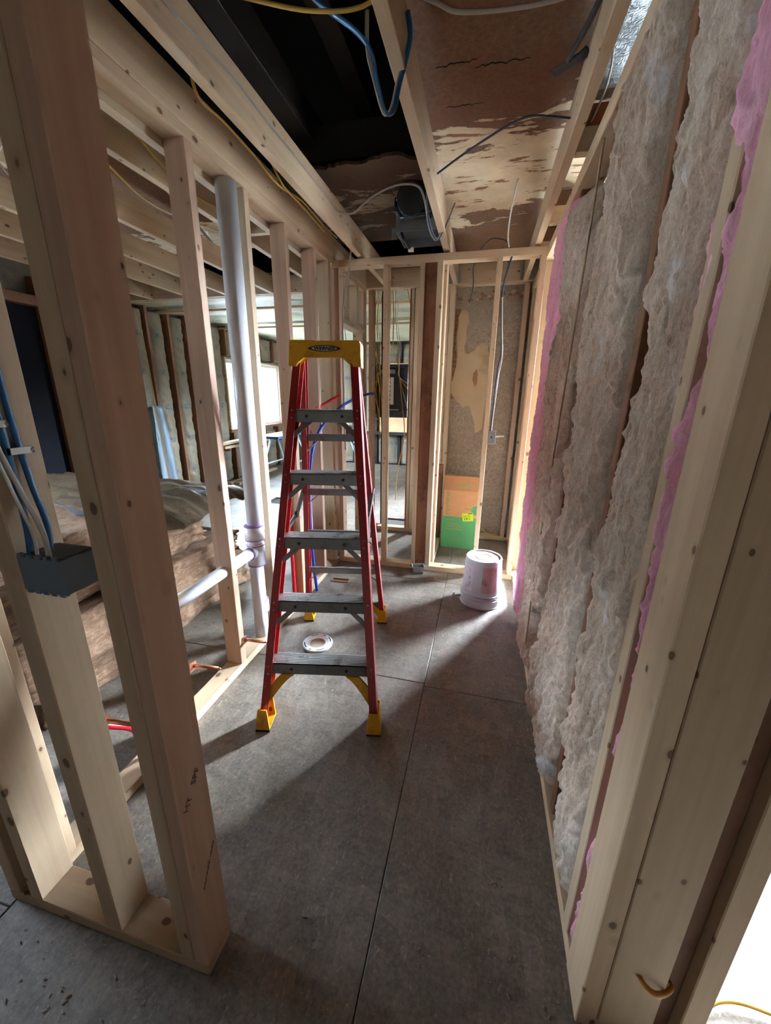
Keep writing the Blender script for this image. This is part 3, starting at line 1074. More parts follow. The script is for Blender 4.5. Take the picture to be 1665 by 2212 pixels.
# yellow boots with black soles
for s in (-1, 1):
    for V, U, sg, dep in ((FV, FU, 1, 0.085), (RV, RU, -1, 0.062)):
        bm = bmesh.new()
        uo = U(0.0)
        v0 = V(0.0)
        def q(u, v, z):
            return (s * u, v0 + sg * v, z)
        # front plate (tapered), back plate and outer side plate
        for va, vb in ((-0.004, 0.003), (dep, dep + 0.006)):
            lo = [q(uo + 0.012, va - 0.004, 0.012), q(uo - 0.052, va - 0.004, 0.012), q(uo - 0.040, va + 0.03 * 0.28, 0.105), q(uo + 0.000, va + 0.03 * 0.28, 0.105)]
            hi = [q(uo + 0.012, vb - 0.004, 0.012), q(uo - 0.052, vb - 0.004, 0.012), q(uo - 0.040, vb + 0.03 * 0.28, 0.105), q(uo + 0.000, vb + 0.03 * 0.28, 0.105)]
            A = [bm.verts.new(p) for p in lo]
            B = [bm.verts.new(p) for p in hi]
            bm.faces.new(A)
            bm.faces.new(B[::-1])
            for j in range(4):
                bm.faces.new((A[j], A[(j + 1) % 4], B[(j + 1) % 4], B[j]))
        A = [bm.verts.new(q(*p)) for p in ((uo + 0.012, -0.008, 0.012), (uo + 0.012, dep, 0.012), (uo + 0.0, dep + 0.008, 0.09), (uo + 0.0, 0.006, 0.09))]
        B = [bm.verts.new(v.co - Vector((s * 0.005, 0, 0))) for v in A]
        bm.faces.new(A)
        bm.faces.new(B[::-1])
        for j in range(4):
            bm.faces.new((A[j], A[(j + 1) % 4], B[(j + 1) % 4], B[j]))
        bx = sorted((s * (uo + 0.012), s * (uo - 0.052)))
        by = sorted((v0 + sg * -0.008, v0 + sg * (dep + 0.004)))
        bm_box(bm, bx, by, (0.010, 0.016))
        ft = fin('foot', bm, YEL, lad)
        bm = bmesh.new()
        bm_box(bm, bx, by, (0.0, 0.010))
        fin('sole', bm, BLACK, ft)
# spreaders
for s in (-1, 1):
    z = 0.70
    pts = [Vector((s * (FU(z) - 0.015), FV(z) + 0.075, z + 0.11)), Vector((s * (FU(z) - 0.03), (FV(z) + RV(z)) / 2 + 0.02, z + 0.16)), Vector((s * (RU(z) - 0.015), RV(z) - 0.05, z + 0.25))]
    sp = empty('spreader')
    sp.parent = lad
    for a, b in zip(pts, pts[1:]):
        bm = bmesh.new()
        bm_tube(bm, [a, b], 0.012, 6, 0.3)
        fin('spreader_bar', bm, ALU, sp)
    bm = bmesh.new()
    bmesh.ops.create_cone(bm, cap_ends=True, segments=10, radius1=0.016, radius2=0.016, depth=0.014, matrix=Matrix.Translation(pts[1]) @ Matrix.Rotation(math.pi / 2, 4, 'Y'))
    fin('hinge', bm, BLACK, sp)
# moulded cap
bm = bmesh.new()
hw, h0, h1 = 0.156, 1.565, 1.672
prof = [(-hw - 0.004, h0), (-hw + 0.003, h1 - 0.008), (-hw + 0.010, h1), (-0.045, h1), (-0.038, h1 - 0.007), (0.038, h1 - 0.007), (0.045, h1), (hw - 0.010, h1), (hw - 0.003, h1 - 0.008), (hw + 0.004, h0),
        (hw - 0.028, h0), (hw - 0.034, h0 + 0.012), (hw - 0.062, h0 + 0.034), (hw - 0.075, h0 + 0.036), (-hw + 0.075, h0 + 0.036), (-hw + 0.062, h0 + 0.034), (-hw + 0.034, h0 + 0.012), (-hw + 0.028, h0)]
CV0, CV1 = 0.452, 0.590
lo = [bm.verts.new((a, CV0 - 0.02 * (1.6 - z) / 0.1 * 0.2, z)) for a, z in prof]
hi = [bm.verts.new((a * 0.93, CV0 + 0.022, z)) for a, z in prof]
k = len(prof)
bmesh.ops.triangulate(bm, faces=[bm.faces.new(lo), bm.faces.new(hi[::-1])])
for i in range(k):
    bm.faces.new((lo[i], lo[(i + 1) % k], hi[(i + 1) % k], hi[i]))
bm_box(bm, (-hw + 0.004, hw - 0.004), (CV0 + 0.01, CV1), (h1 - 0.020, h1 - 0.002))
bm_box(bm, (-hw, -hw + 0.006), (CV0 + 0.01, CV1), (h0, h1 - 0.01))
bm_box(bm, (hw - 0.006, hw), (CV0 + 0.01, CV1), (h0, h1 - 0.01))
cap = fin('top_cap', bm, YEL, lad)
LOGOZ, LOGOV = 1.638, CV0 + 0.001


def oval(a, b, n=36, pw=1.0):
    return [(a * math.cos(2 * math.pi * i / n), b * (abs(math.sin(2 * math.pi * i / n)) ** pw) * (1 if math.sin(2 * math.pi * i / n) >= 0 else -1)) for i in range(n)]


def oval_obj(name, a, b, v, mat, pw):
    bm = bmesh.new()
    bm_prism(bm, [(x, LOGOZ + z) for x, z in oval(a, b, 40, pw)], 1, v, v + 0.0006)
    return fin(name, bm, mat, cap)


oval_obj('logo_oval', 0.073, 0.0135, LOGOV - 0.0030, INK, 1.5)
oval_obj('logo_field', 0.057, 0.0104, LOGOV - 0.0036, SILVERP, 1.2)
text_mesh('logo_text', 'WERNER', 0.0195, INK, cap, Matrix.Translation((0, LOGOV - 0.0040, LOGOZ - 0.0004)) @ Matrix.Rotation(math.pi / 2, 4, 'X') @ Matrix.Scale(1.18, 4, (1, 0, 0)), 0.0003, 0.25, 0.0007)

# ---- upturned bucket
bk = empty('bucket', (0.083, 2.675, 0), 0.3)
tag(bk, 'upturned white plastic bucket with worn labels on the hall floor', 'bucket')
bm = bmesh.new()
rg = bm_lathe(bm, [(0.148, 0.0), (0.150, 0.006), (0.1445, 0.010), (0.1435, 0.05), (0.150, 0.052), (0.150, 0.058), (0.1425, 0.060), (0.1415, 0.085), (0.149, 0.088), (0.149, 0.094), (0.1405, 0.097), (0.1255, 0.345), (0.121, 0.354), (0.116, 0.354), (0.113, 0.346)], 48)
fin('body', bm, BUCKET, bk, smooth=False)
bm = bmesh.new()
r2 = bm_lathe(bm, [(0.1135, 0.346), (0.060, 0.346), (0.058, 0.3485), (0.052, 0.3485), (0.050, 0.346), (0.001, 0.346)], 48)
fin('base', bm, BUCKETD, bk)
for i in range(28):
    a = 2 * math.pi * i / 28
    bm = bmesh.new()
    bm_box(bm, (0.1135, 0.122), (-0.002, 0.002), (0.346, 0.352))
    o = fin('base_rib', bm, BUCKET, bk)
    o.rotation_euler = (0, 0, a)


def wrap_label(name, a0, a1, z0, z1, mat, ragged_=False):
    bm = bmesh.new()
    n, mz = 14, 8
    rows = []
    for j in range(mz + 1):
        z = z0 + (z1 - z0) * j / mz
        r = 0.1405 + (0.1255 - 0.1405) * (z - 0.097) / (0.345 - 0.097) + 0.0012
        rows.append([bm.verts.new((r * math.cos(a0 + (a1 - a0) * i / n), r * math.sin(a0 + (a1 - a0) * i / n), z)) for i in range(n + 1)])
    for a, b in zip(rows, rows[1:]):
        for i in range(n):
            bm.faces.new((a[i], a[i + 1], b[i + 1], b[i]))
    return fin(name, bm, mat, bk, smooth=True)


wrap_label('label', -1.90, -1.10, 0.125, 0.315, LABELR)
wrap_label('label', -3.25, -2.38, 0.125, 0.305, LABELK)
hd = tube('wire_handle', [(0.152 * math.cos(a), 0.152 * math.sin(a), 0.062 - 0.03 * math.sin(a * 1.0 + 0.4)) for a in (-0.35, -0.7, -1.1, -1.5, -1.9, -2.3, -2.7)] + [(-0.165, -0.045, 0.05), (-0.20, 0.0, 0.045)], 0.0022, STEEL, bk, 6)
hd.location = Vector(hd.location)
tube('handle_grip', [(-0.205, -0.012, 0.072), (-0.212, -0.010, 0.02)], 0.009, BUCKET, bk, 10)

# ---- cardboard carton leaning in the closet
cx = empty('cardboard_box', (-0.145, 3.67, 0), math.radians(-4))
tag(cx, 'tall brown and green printed cardboard box behind the far stud wall', 'box')
cx.rotation_euler = (math.radians(-3.0), 0, math.radians(-4))
hwx, dpt, hh = 0.175, 0.10, 0.715
bm = bmesh.new()
bm_box(bm, (-hwx, hwx), (0, dpt), (0.0, hh))
bmesh.ops.bevel(bm, geom=list(bm.edges), offset=0.003, segments=1, affect='EDGES')
fin('carton', bm, CARD, cx)
bm = bmesh.new()
bm_box(bm, (-hwx - 0.001, hwx + 0.001), (-0.0015, dpt + 0.001), (0.001, 0.315))
fin('green_panel', bm, GREEN, cx)
bm = bmesh.new()
bm_box(bm, (-hwx - 0.001, hwx + 0.001), (-0.0022, -0.0002), (0.575, hh + 0.001))
fin('flap', bm, CARDD, cx)
FR = Matrix.Rotation(math.pi / 2, 4, 'X')
zz = 0.335
for wd_ in (0.9, 0.5, 1.0, 0.7, 0.8, 0.45, 1.0, 0.75, 0.6, 1.0, 0.8):      # faded, unreadable column of letters
    bm = bmesh.new()
    bm_box(bm, (-0.145, -0.145 + 0.040 * wd_), (-0.0028, -0.001), (zz, zz + 0.006))
    bm_box(bm, (-0.145 + 0.012 * wd_, -0.145 + 0.022 * wd_), (-0.0028, -0.001), (zz, zz + 0.014))
    fin('faded_letter', bm, GREENT, cx)
    zz += 0.0205
for zz, x0, x1 in ((0.655, -0.01, 0.03), (0.628, -0.06, 0.12), (0.606, -0.05, 0.10), (0.282, -0.13, -0.05), (0.24, -0.13, 0.0), (0.215, -0.13, 0.02), (0.19, -0.13, 0.03), (0.40, 0.03, 0.12)):
    bm = bmesh.new()
    bm_box(bm, (x0, x1), (-0.0032, -0.002), (zz, zz + 0.008))
    fin('print_line', bm, GREENT if zz > 0.35 else plain('orange_print', srgb(140, 142, 84), 0.7), cx)
bm = bmesh.new()
bm_prism(bm, [(0.145 + 0.045 * math.cos(2 * math.pi * i / 24), 0.395 + 0.045 * math.sin(2 * math.pi * i / 24)) for i in range(24)], 1, -0.003, -0.001)
fin('round_mark', bm, GREEN, cx)
stk = empty('sticker')
stk.parent = cx
stk.location = (0.072, -0.004, 0.325)
stk.rotation_euler = (0, -0.14, 0)
bm = bmesh.new()
bm_box(bm, (-0.052, 0.052), (-0.001, 0.0), (-0.040, 0.040))
fin('sticker_sheet', bm, LIME, stk)
for x0, x1, z0, z1 in ((0.005, 0.045, 0.030, 0.037), (-0.04, -0.01, 0.010, 0.014), (0.0, 0.02, 0.012, 0.016), (-0.030, -0.024, -0.026, -0.010), (-0.012, -0.004, -0.026, -0.008), (0.01, 0.016, -0.024, -0.012), (-0.038, 0.03, -0.001, 0.001)):
    bm = bmesh.new()
    bm_box(bm, (x0, x1), (-0.0018, -0.001), (z0, z1))
    fin('sticker_print', bm, INK, stk)

# ---- toilet flange
fl = empty('toilet_flange', (-0.865, 1.875, 0))
tag(fl, 'round white toilet flange set into the floor under the ladder', 'flange')
bm = bmesh.new()
bm_lathe(bm, [(0.088, 0.0), (0.090, 0.010), (0.087, 0.014), (0.066, 0.014), (0.058, 0.011), (0.048, 0.011), (0.046, 0.004), (0.046, 0.0), (0.048, -0.0)], 48)
fin('ring', bm, PVC, fl)
bm = bmesh.new()
bm_lathe(bm, [(0.046, 0.0105), (0.043, 0.0105), (0.043, 0.002), (0.001, 0.002)], 40)
fin('throat', bm, plain('flange_throat', srgb(178, 160, 140), 0.7), fl)
for a0, a1 in ((0.3, 0.95), (1.25, 1.5), (1.9, 2.5), (3.4, 4.1), (4.4, 4.6), (5.0, 5.6)):
    bm = bmesh.new()
    n = 6
    A = [bm.verts.new((r * math.cos(a0 + (a1 - a0) * i / n), r * math.sin(a0 + (a1 - a0) * i / n), 0.0146)) for r in (0.074, 0.080) for i in range(n + 1)]
    for i in range(n):
        bm.faces.new((A[i], A[i + 1], A[n + 2 + i], A[n + 1 + i]))
    fin('bolt_slot', bm, HOLE, fl)

# ---- clear tub of screws by the far wall
tb = empty('plastic_tub', (-0.440, 3.02, 0), 0.25)
tag(tb, 'small clear plastic tub of screws against the far wall plate', 'tub')
bm = bmesh.new()
lo = [(-0.038, -0.034), (0.038, -0.034), (0.038, 0.034), (-0.038, 0.034)]
A = [bm.verts.new((x, y, 0.0)) for x, y in lo]
B = [bm.verts.new((x * 1.22, y * 1.22, 0.065)) for x, y in lo]
C = [bm.verts.new((x * 1.38, y * 1.38, 0.066)) for x, y in lo]
bm.faces.new(A)
for i in range(4):
    bm.faces.new((A[i], A[(i + 1) % 4], B[(i + 1) % 4], B[i]))
    bm.faces.new((B[i], B[(i + 1) % 4], C[(i + 1) % 4], C[i]))
fin('tub_body', bm, TUB, tb)
bm = bmesh.new()
bm_box(bm, (-0.040, 0.040), (-0.036, 0.036), (0.002, 0.045))
fin('screws', bm, plain('loose_screws', srgb(120, 124, 120), 0.4, 0.7, dirt=srgb(60, 60, 58), scale=90), tb)['kind'] = 'stuff'

# ---- slate blue gang box on the near stud, with its cables
gb = empty('gang_box', (-0.844, 0.54, 1.078))
tag(gb, 'slate blue plastic gang box nailed to the near stud on the left', 'electrical box')
bm = bmesh.new()
bm_box(bm, (0.001, 0.106), (-0.040, 0.000), (0.0, 0.069))
fin('box_body', bm, BOXB, gb)
bm = bmesh.new()
bm_box(bm, (0.001, 0.104), (0.0015, 0.040), (0.0, 0.067))
fin('box_rim', bm, BOXB, gb)
bm = bmesh.new()
bm_box(bm, (0.006, 0.098), (-0.030, 0.030), (0.066, 0.0705))
fin('dark_top', bm, plain('box_shade', srgb(40, 42, 48), 0.5, dirt=srgb(84, 74, 74), scale=40), gb)  # dark sheet on the solid box, painting the shade of its open inside
for i in range(5):
    bm = bmesh.new()
    bm_box(bm, (0.006 + i * 0.020, 0.018 + i * 0.020), (-0.0405, -0.030), (-0.006, 0.0))
    fin('lower_tab', bm, BOXB, gb)
    bm = bmesh.new()
    bm_box(bm, (0.004 + i * 0.021, 0.013 + i * 0.021), (-0.0405, -0.033), (0.069, 0.075))
    fin('clamp_tab', bm, BOXB, gb)

XS = -0.842


def cable(name, pts, r, mat, label, flat=0.55, n=8, group=None, k=6):
    o = tube(name, pts, r, mat, None, n, flat, k)
    return tag(o, label, 'cable', group)


cable('blue_cable', [(XS, 0.535, 2.30), (XS, 0.535, 1.75), (XS, 0.530, 1.50), (XS + 0.004, 0.528, 1.32), (XS + 0.014, 0.520, 1.20), (-0.818, 0.508, 1.152)], 0.0065, CABB, 'bright blue cable running down the near stud into the gang box, inner one')
cable('blue_cable', [(XS, 0.550, 2.30), (XS, 0.550, 1.75), (XS, 0.548, 1.46), (XS + 0.006, 0.550, 1.30), (XS + 0.03, 0.545, 1.20), (-0.800, 0.530, 1.148)], 0.0065, CABB, 'bright blue cable on the near stud, outermost, entering the gang box top')
cable('white_cable', [(XS, 0.505, 1.50), (XS, 0.512, 1.38), (XS + 0.010, 0.525, 1.28), (-0.80, 0.525, 1.20), (-0.772, 0.508, 1.148)], 0.0062, CABW, 'white flat cable bending into the gang box beside the blue ones')
cable('white_cable', [(XS, 0.500, 1.40), (XS + 0.012, 0.514, 1.27), (XS + 0.034, 0.514, 1.19), (-0.800, 0.507, 1.148)], 0.0055, CABW, 'short white cable entering the gang box below the staple')
for y0, z0, lab in ((0.505, 1.392, 'upper'), (0.537, 1.342, 'lower')):
    stp = empty('cable_staple', (XS, y0 + 0.01, z0))
    tag(stp, '%s white plastic cable staple on the near stud' % lab, 'staple')
    bm = bmesh.new()
    bm_box(bm, (0.006, 0.010), (-0.022, 0.022), (-0.006, 0.006))
    bm_box(bm, (-0.002, 0.010), (-0.022, -0.018), (-0.006, 0.006))
    bm_box(bm, (-0.002, 0.010), (0.018, 0.022), (-0.006, 0.006))
    fin('staple_bridge', bm, STAPLE, stp)
    bm = bmesh.new()
    bmesh.ops.create_uvsphere(bm, u_segments=8, v_segments=5, radius=0.003, matrix=Matrix.Translation((0.011, 0.018, 0)))
    fin('nail', bm, STEEL, stp)

# ---- vent stack: white pipe with tee and horizontal run
vs_ = empty('vent_pipe', (-1.212, 1.87, 0))
tag(vs_, 'white plastic vent pipe rising in the left stud wall with a side branch', 'pipe')


def vtube(name, pts, r, mat, n=20):
    bm = bmesh.new()
    bm_tube(bm, [Vector(p) for p in pts], r, n)
    return fin(name, bm, mat, vs_, smooth=True)


vtube('pipe_upper', [(0, 0, 0.70), (0, 0, 2.36)], 0.047, PVC)
vtube('pipe_lower', [(0.003, -0.035, 0.0), (0.002, -0.03, 0.50)], 0.040, PVC)
for z0, z1, r in ((0.655, 0.735, 0.054), (0.62, 0.66, 0.043), (0.50, 0.625, 0.050), (0.195, 0.27, 0.046)):
    vtube('coupling', [(0.001, -0.02, z0), (0.001, -0.02, z1)], r, PVC)
for z0, r in ((0.735, 0.0545), (0.655, 0.0545), (0.62, 0.0505), (0.50, 0.051), (0.268, 0.0465), (0.196, 0.0465)):
    vtube('primer_ring', [(0.001, -0.02, z0 - 0.003), (0.001, -0.02, z0 + 0.003)], r, PVCP)
vtube('branch_pipe', [(0, -0.02, 0.585), (0, -0.68, 0.585)], 0.030, PVC)
vtube('branch_hub', [(0, -0.03, 0.585), (0, -0.085, 0.585)], 0.037, PVC)
vtube('primer_ring', [(0, -0.083, 0.585), (0, -0.088, 0.585)], 0.0375, PVCP)

# ---- copper stub-outs
for (x, y, z), lab in (((-1.19, 1.585, 0.165), 'copper stub-out on the stud nearest the ladder foot'), ((-1.19, 1.21, 0.285), 'copper stub-out half hidden behind the double post'), ((-1.19, 0.80, 0.375), 'copper stub-out with red pipe low in the left wall')):
    cs = empty('copper_stub', (x, y, z))
    tag(cs, lab, 'pipe fitting')
    bm = bmesh.new()
    bm_tube(bm, [Vector((-0.03, 0, 0)), Vector((0.05, 0.015, 0.0)), Vector((0.135, 0.03, -0.008))], 0.0085, 10)
    fin('stub', bm, COPPER, cs, smooth=True)
    bm = bmesh.new()
    bm_tube(bm, [Vector((0.13, 0.029, -0.0077)), Vector((0.147, 0.032, -0.009))], [0.0085, 0.004], 10)
    fin('pinched_tip', bm, COPPER, cs, smooth=True)
    bm = bmesh.new()
    bm_prism(bm, [(-0.022, -0.022), (0.022, -0.016), (0.026, 0.018), (-0.012, 0.026)], 0, 0.026, 0.028)
    fin('strap_plate', bm, COPPER, cs)
tag(tube('red_pipe', [(-1.215, 0.80, 0.37), (-1.19, 0.83, 0.33), (-1.175, 0.90, 0.25), (-1.19, 0.96, 0.12), (-1.21, 0.99, 0.0)], 0.011, PEXR, None, 10), 'red flexible water pipe curving down from the copper stub', 'pipe')
tag(tube('red_pipe', [(-1.21, 2.28, 0.0), (-1.23, 2.32, 0.6), (-1.22, 2.38, 1.10), (-1.20, 2.62, 1.30), (-1.15, 2.86, 1.39), (-1.10, 3.0, 1.44)], 0.012, PEXR, None, 10), 'red flexible water pipe arching through the left studs behind the ladder', 'pipe')
tag(tube('blue_pipe', [(-1.14, 2.50, 0.0), (-1.15, 2.47, 0.35), (-1.17, 2.52, 0.85), (-1.16, 2.66, 1.16), (-1.12, 3.06, 1.35), (-1.08, 3.55, 1.44), (-1.06, 3.85, 1.46)], 0.012, PEXB, None, 10), 'blue flexible water pipe arching from the floor behind the ladder', 'pipe')

# ---- steel switch box on the far wall's stud with blue cable
sb = empty('switch_box', (0.07, 3.085, 1.10))
tag(sb, 'small steel switch box on the far wall stud', 'electrical box')
bm = bmesh.new()
bm_box(bm, (-0.028, 0.030), (0.0, 0.05), (0.0, 0.095))
bmesh.ops.bevel(bm, geom=list(bm.edges), offset=0.003, segments=1, affect='EDGES')
fin('box_body', bm, STEEL, sb)
bm = bmesh.new()
bm_tube(bm, [Vector((0.03, 0.01, 0.055)), Vector((0.09, -0.005, 0.062))], 0.006, 8)
fin('wire_stub', bm, CABW, sb)
bm = bmesh.new()
bmesh.ops.create_cone(bm, cap_ends=True, segments=10, radius1=0.007, radius2=0.007, depth=0.003, matrix=Matrix.Translation((0.0, -0.001, 0.05)) @ Matrix.Rotation(math.pi / 2, 4, 'X'))
fin('knockout', bm, PANELK, sb)
cable('blue_cable', [(0.058, 3.10, 1.195), (0.062, 3.09, 1.35), (0.072, 3.085, 1.62), (0.086, 3.08, 1.75), (0.070, 3.09, 1.95), (0.058, 3.10, 2.10), (0.068, 3.09, 2.22), (0.10, 3.09, 2.345)], 0.0065, CABN, 'blue cable dropping down the far stud to the switch box')
cable('white_cable', [(0.066, 3.095, 1.195), (0.070, 3.085, 1.35), (0.082, 3.08, 1.60), (0.094, 3.075, 1.72), (0.074, 3.085, 1.93), (0.060, 3.092, 2.10)], 0.004, CABW, 'thin white cable beside the blue one on the far stud')
cable('grey_cable', [(-0.19, 3.62, 2.18), (-0.165, 3.60, 2.30), (-0.17, 3.55, 2.42), (-0.12, 3.45, 2.50), (-0.05, 3.40, 2.55), (0.05, 3.35, 2.52), (0.09, 3.2, 2.42)], 0.006, CABN, 'grey-blue cable hanging in the closet in front of the wallpaper')

# ---- breaker panel and the yellow cables above it
bp = empty('breaker_panel', (-0.96, 4.125, 1.22))
tag(bp, 'charcoal breaker panel without cover behind the far wall', 'breaker panel')
bm = bmesh.new()
bm_box(bm, (-0.185, 0.185), (0.0, 0.09), (0.0, 0.525))
fin('tub', bm, PANELK, bp)
bm = bmesh.new()
for x, z in (((-0.185, -0.150), (0, 0.525)), ((0.150, 0.185), (0, 0.525)), ((-0.15, 0.15), (0, 0.06)), ((-0.15, 0.15), (0.495, 0.525))):
    bm_box(bm, x, (-0.02, 0.0), z)
fin('flange', bm, PANEL, bp)
bm = bmesh.new()
bm_box(bm, (0.0, 0.035), (-0.012, -0.004), (0.13, 0.40))
fin('bus_bar', bm, STAPLE, bp)
for i in range(6):
    bm = bmesh.new()
    bm_box(bm, (-0.045, 0.0), (-0.010, -0.004), (0.15 + i * 0.044, 0.163 + i * 0.044))
    bm_box(bm, (-0.045, -0.034), (-0.010, -0.004), (0.15 + i * 0.044, 0.178 + i * 0.044))
    fin('bus_stab', bm, STAPLE, bp)
bm = bmesh.new()
bm_box(bm, (-0.10, 0.05), (-0.014, -0.004), (0.435, 0.475))
fin('main_lug_cover', bm, STEEL, bp)
bm = bmesh.new()
bm_box(bm, (-0.06, 0.09), (-0.010, -0.002), (0.072, 0.084))
fin('ground_bar', bm, STEEL, bp)
for i in range(7):
    x = -1.09 + random.uniform(-0.03, 0.035)
    pts = [(x + 0.03 * math.sin(i), 4.06 + 0.01 * (i % 3), 2.50), (x + random.uniform(-0.05, 0.05), 4.06, 2.2), (x + random.uniform(-0.03, 0.03), 4.05, 1.9), (-1.07 + random.uniform(-0.02, 0.02), 4.05, 1.70), (-1.07 + random.uniform(-0.05, 0.05), 4.06, 1.48), (-1.05 + random.uniform(-0.08, 0.08), 4.05, 1.25), (-1.07 + random.uniform(-0.03, 0.03), 4.05, 0.95 + 0.05 * i)]
    cable('yellow_cable', pts, 0.0055, CABY, 'yellow cable in the bundle dropping down the left side of the breaker panel', group='cables left of the breaker panel')
for i, (xa, xb, zb) in enumerate(((-0.92, -0.72, 1.45), (-0.90, -0.76, 1.30), (-0.95, -0.80, 1.22), (-0.88, -0.70, 1.52))):
    pts = [(xa - 0.02 + 0.01 * i, 4.06, 2.5), (xa + 0.0, 4.05, 2.15), (xa + 0.03 * (i % 2), 4.05, 1.90), (-0.86, 4.06, 1.72), (-0.855, 4.07, 1.62), (xb, 4.05, zb)]
    cable('yellow_cable', pts, 0.0055, CABY if i < 3 else CABW, 'yellow cable hanging over the right half of the breaker panel' if i < 3 else 'white cable looping over the right half of the breaker panel', group='cables right of the breaker panel' if i < 3 else None)
cable('yellow_cable', [(-0.80, 4.05, 2.44), (-0.73, 4.04, 2.15), (-0.70, 4.04, 2.0), (-0.72, 4.06, 1.8), (-0.75, 4.06, 1.62)], 0.005, CABY, 'yellow cable stapled along the thin stud right of the breaker panel')
cable('yellow_cable', [(-0.80, 4.06, 1.22), (-0.82, 4.2, 1.0), (-0.95, 4.5, 0.55), (-1.02, 4.75, 0.15)], 0.005, CABO, 'amber cable trailing down to the floor below the breaker panel')

# ---- brown outlet box seen through the ladder
ob = empty('outlet_box', (-1.118, 3.197, 1.085))
tag(ob, 'small dark outlet box on the left wall stud seen through the ladder', 'electrical box')
bm = bmesh.new()
bm_box(bm, (-0.04, 0.02), (0, 0.05), (0, 0.11))
fin('box_body', bm, plain('brown_box', srgb(104, 92, 84), 0.6), ob)
bm = bmesh.new()
bm_box(bm, (0.021, 0.04), (0.005, 0.045), (0.005, 0.105))
fin('box_cover', bm, STEEL, ob)

# ---- bathroom fan housing hung between the joists
fh = empty('exhaust_fan', (-0.490, 2.87, 2.415))
tag(fh, 'black duct elbow and steel exhaust fan housing hung beside the middle joist', 'fan')
bm = bmesh.new()
for x, y, z in (((-0.13, -0.126), (-0.12, 0.16), (0, 0.10)), ((0.130, 0.134), (-0.12, 0.16), (0, 0.10)), ((-0.13, 0.134), (-0.124, -0.12), (0.0, 0.10)), ((-0.13, 0.134), (0.16, 0.164), (0, 0.10)), ((-0.13, 0.134), (-0.12, 0.16), (0.096, 0.10))):
    bm_box(bm, x, y, z)
fin('housing', bm, STEEL, fh)
bm = bmesh.new()
bm_box(bm, (-0.125, 0.13), (-0.118, 0.158), (0.05, 0.054))
fin('blower_plate', bm, PANEL, fh)
bm = bmesh.new()
bm_box(bm, (-0.12, 0.125), (-0.24, -0.126), (0.045, 0.175))
bmesh.ops.bevel(bm, geom=list(bm.edges), offset=0.03, segments=3, affect='EDGES')
fin('duct_boot', bm, DUCT, fh, smooth=True)
bm = bmesh.new()
bm_lathe(bm, [(0.001, 0.0), (0.074, 0.0), (0.080, 0.004), (0.083, -0.02), (0.083, -0.10)], 28)
o = fin('duct_mouth', bm, DUCT, fh, smooth=True)
o.location = (-0.012, -0.27, 0.108)
o.rotation_euler = (math.radians(106), 0, math.radians(8))
bm = bmesh.new()
bm_lathe(bm, [(0.001, 0.006), (0.074, 0.006)], 28)
o = fin('duct_bore', bm, HOLE, fh)
o.location = (-0.012, -0.27, 0.108)
o.rotation_euler = (math.radians(106), 0, math.radians(8))
for x, y, z in ((-0.10, -0.243, 0.12), (-0.09, -0.243, 0.095), (0.07, -0.243, 0.10)):
    bm = bmesh.new()
    bmesh.ops.create_uvsphere(bm, u_segments=8, v_segments=5, radius=0.005, matrix=Matrix.Translation((x, y, z)))
    fin('screw', bm, STEEL, fh)
bm = bmesh.new()
bm_tube(bm, [Vector((-0.11, -0.05, 0.02)), Vector((-0.09, -0.07, -0.02)), Vector((-0.06, -0.02, -0.06))], 0.008, 8)
fin('plug_lead', bm, CABK, fh)
bm = bmesh.new()
bm_box(bm, (-0.07, -0.035), (-0.02, 0.0), (-0.075, -0.055))
fin('plug', bm, STAPLE, fh)
bm = bmesh.new()
bm_box(bm, (-0.16, -0.13), (-0.10, -0.097), (-0.03, 0.03))
bm_box(bm, (0.134, 0.16), (-0.10, -0.097), (-0.02, 0.04))
fin('mounting_ear', bm, STEEL, fh)

# ---- cables overhead
cable('yellow_cable', [(-1.0, 1.30, 2.58), (-0.75, 1.31, 2.505), (-0.56, 1.375, 2.49), (-0.40, 1.40, 2.50), (-0.30, 1.36, 2.56)], 0.0075, CABY, 'yellow cable slung across the dark opening at the top')
cable('blue_cable', [(-0.60, 1.36, 2.575), (-0.565, 1.40, 2.532), (-0.454, 1.40, 2.454), (-0.399, 1.40, 2.395), (-0.378, 1.40, 2.32), (-0.356, 1.41, 2.255), (-0.345, 1.47, 2.29), (-0.335, 1.50, 2.37), (-0.305, 1.50, 2.47), (-0.312, 1.49, 2.53)], 0.008, CABB, 'blue cable hanging in a loop over the middle joist')
cable('white_cable', [(-0.415, 1.42, 2.50), (-0.408, 1.40, 2.40), (-0.388, 1.40, 2.33), (-0.360, 1.405, 2.253), (-0.350, 1.45, 2.285), (-0.342, 1.50, 2.38), (-0.312, 1.51, 2.46)], 0.006, CABG, 'grey cable twisted with the blue loop over the middle joist')
cable('grey_cable', [(-0.31, 1.42, 2.53), (-0.22, 1.45, 2.505), (-0.15, 1.48, 2.495), (0.04, 1.51, 2.50), (0.20, 1.54, 2.53), (0.236, 1.56, 2.55)], 0.0075, CABG, 'pale grey cable spanning from the middle to the right joist')
cable('blue_cable', [(-0.315, 2.30, 2.49), (-0.20, 2.20, 2.50), (-0.08, 2.09, 2.50), (0.02, 2.02, 2.505), (0.09, 1.985, 2.50), (0.16, 1.985, 2.49), (0.236, 2.02, 2.495)], 0.006, CABN, 'thin navy cable arching between the middle and right joists')
cable('black_cable', [(0.236, 1.57, 2.55), (0.215, 1.64, 2.53), (0.19, 1.72, 2.52), (0.18, 1.765, 2.52)], 0.010, CABK, 'thick black cable drooping from the right joist', flat=0.8)
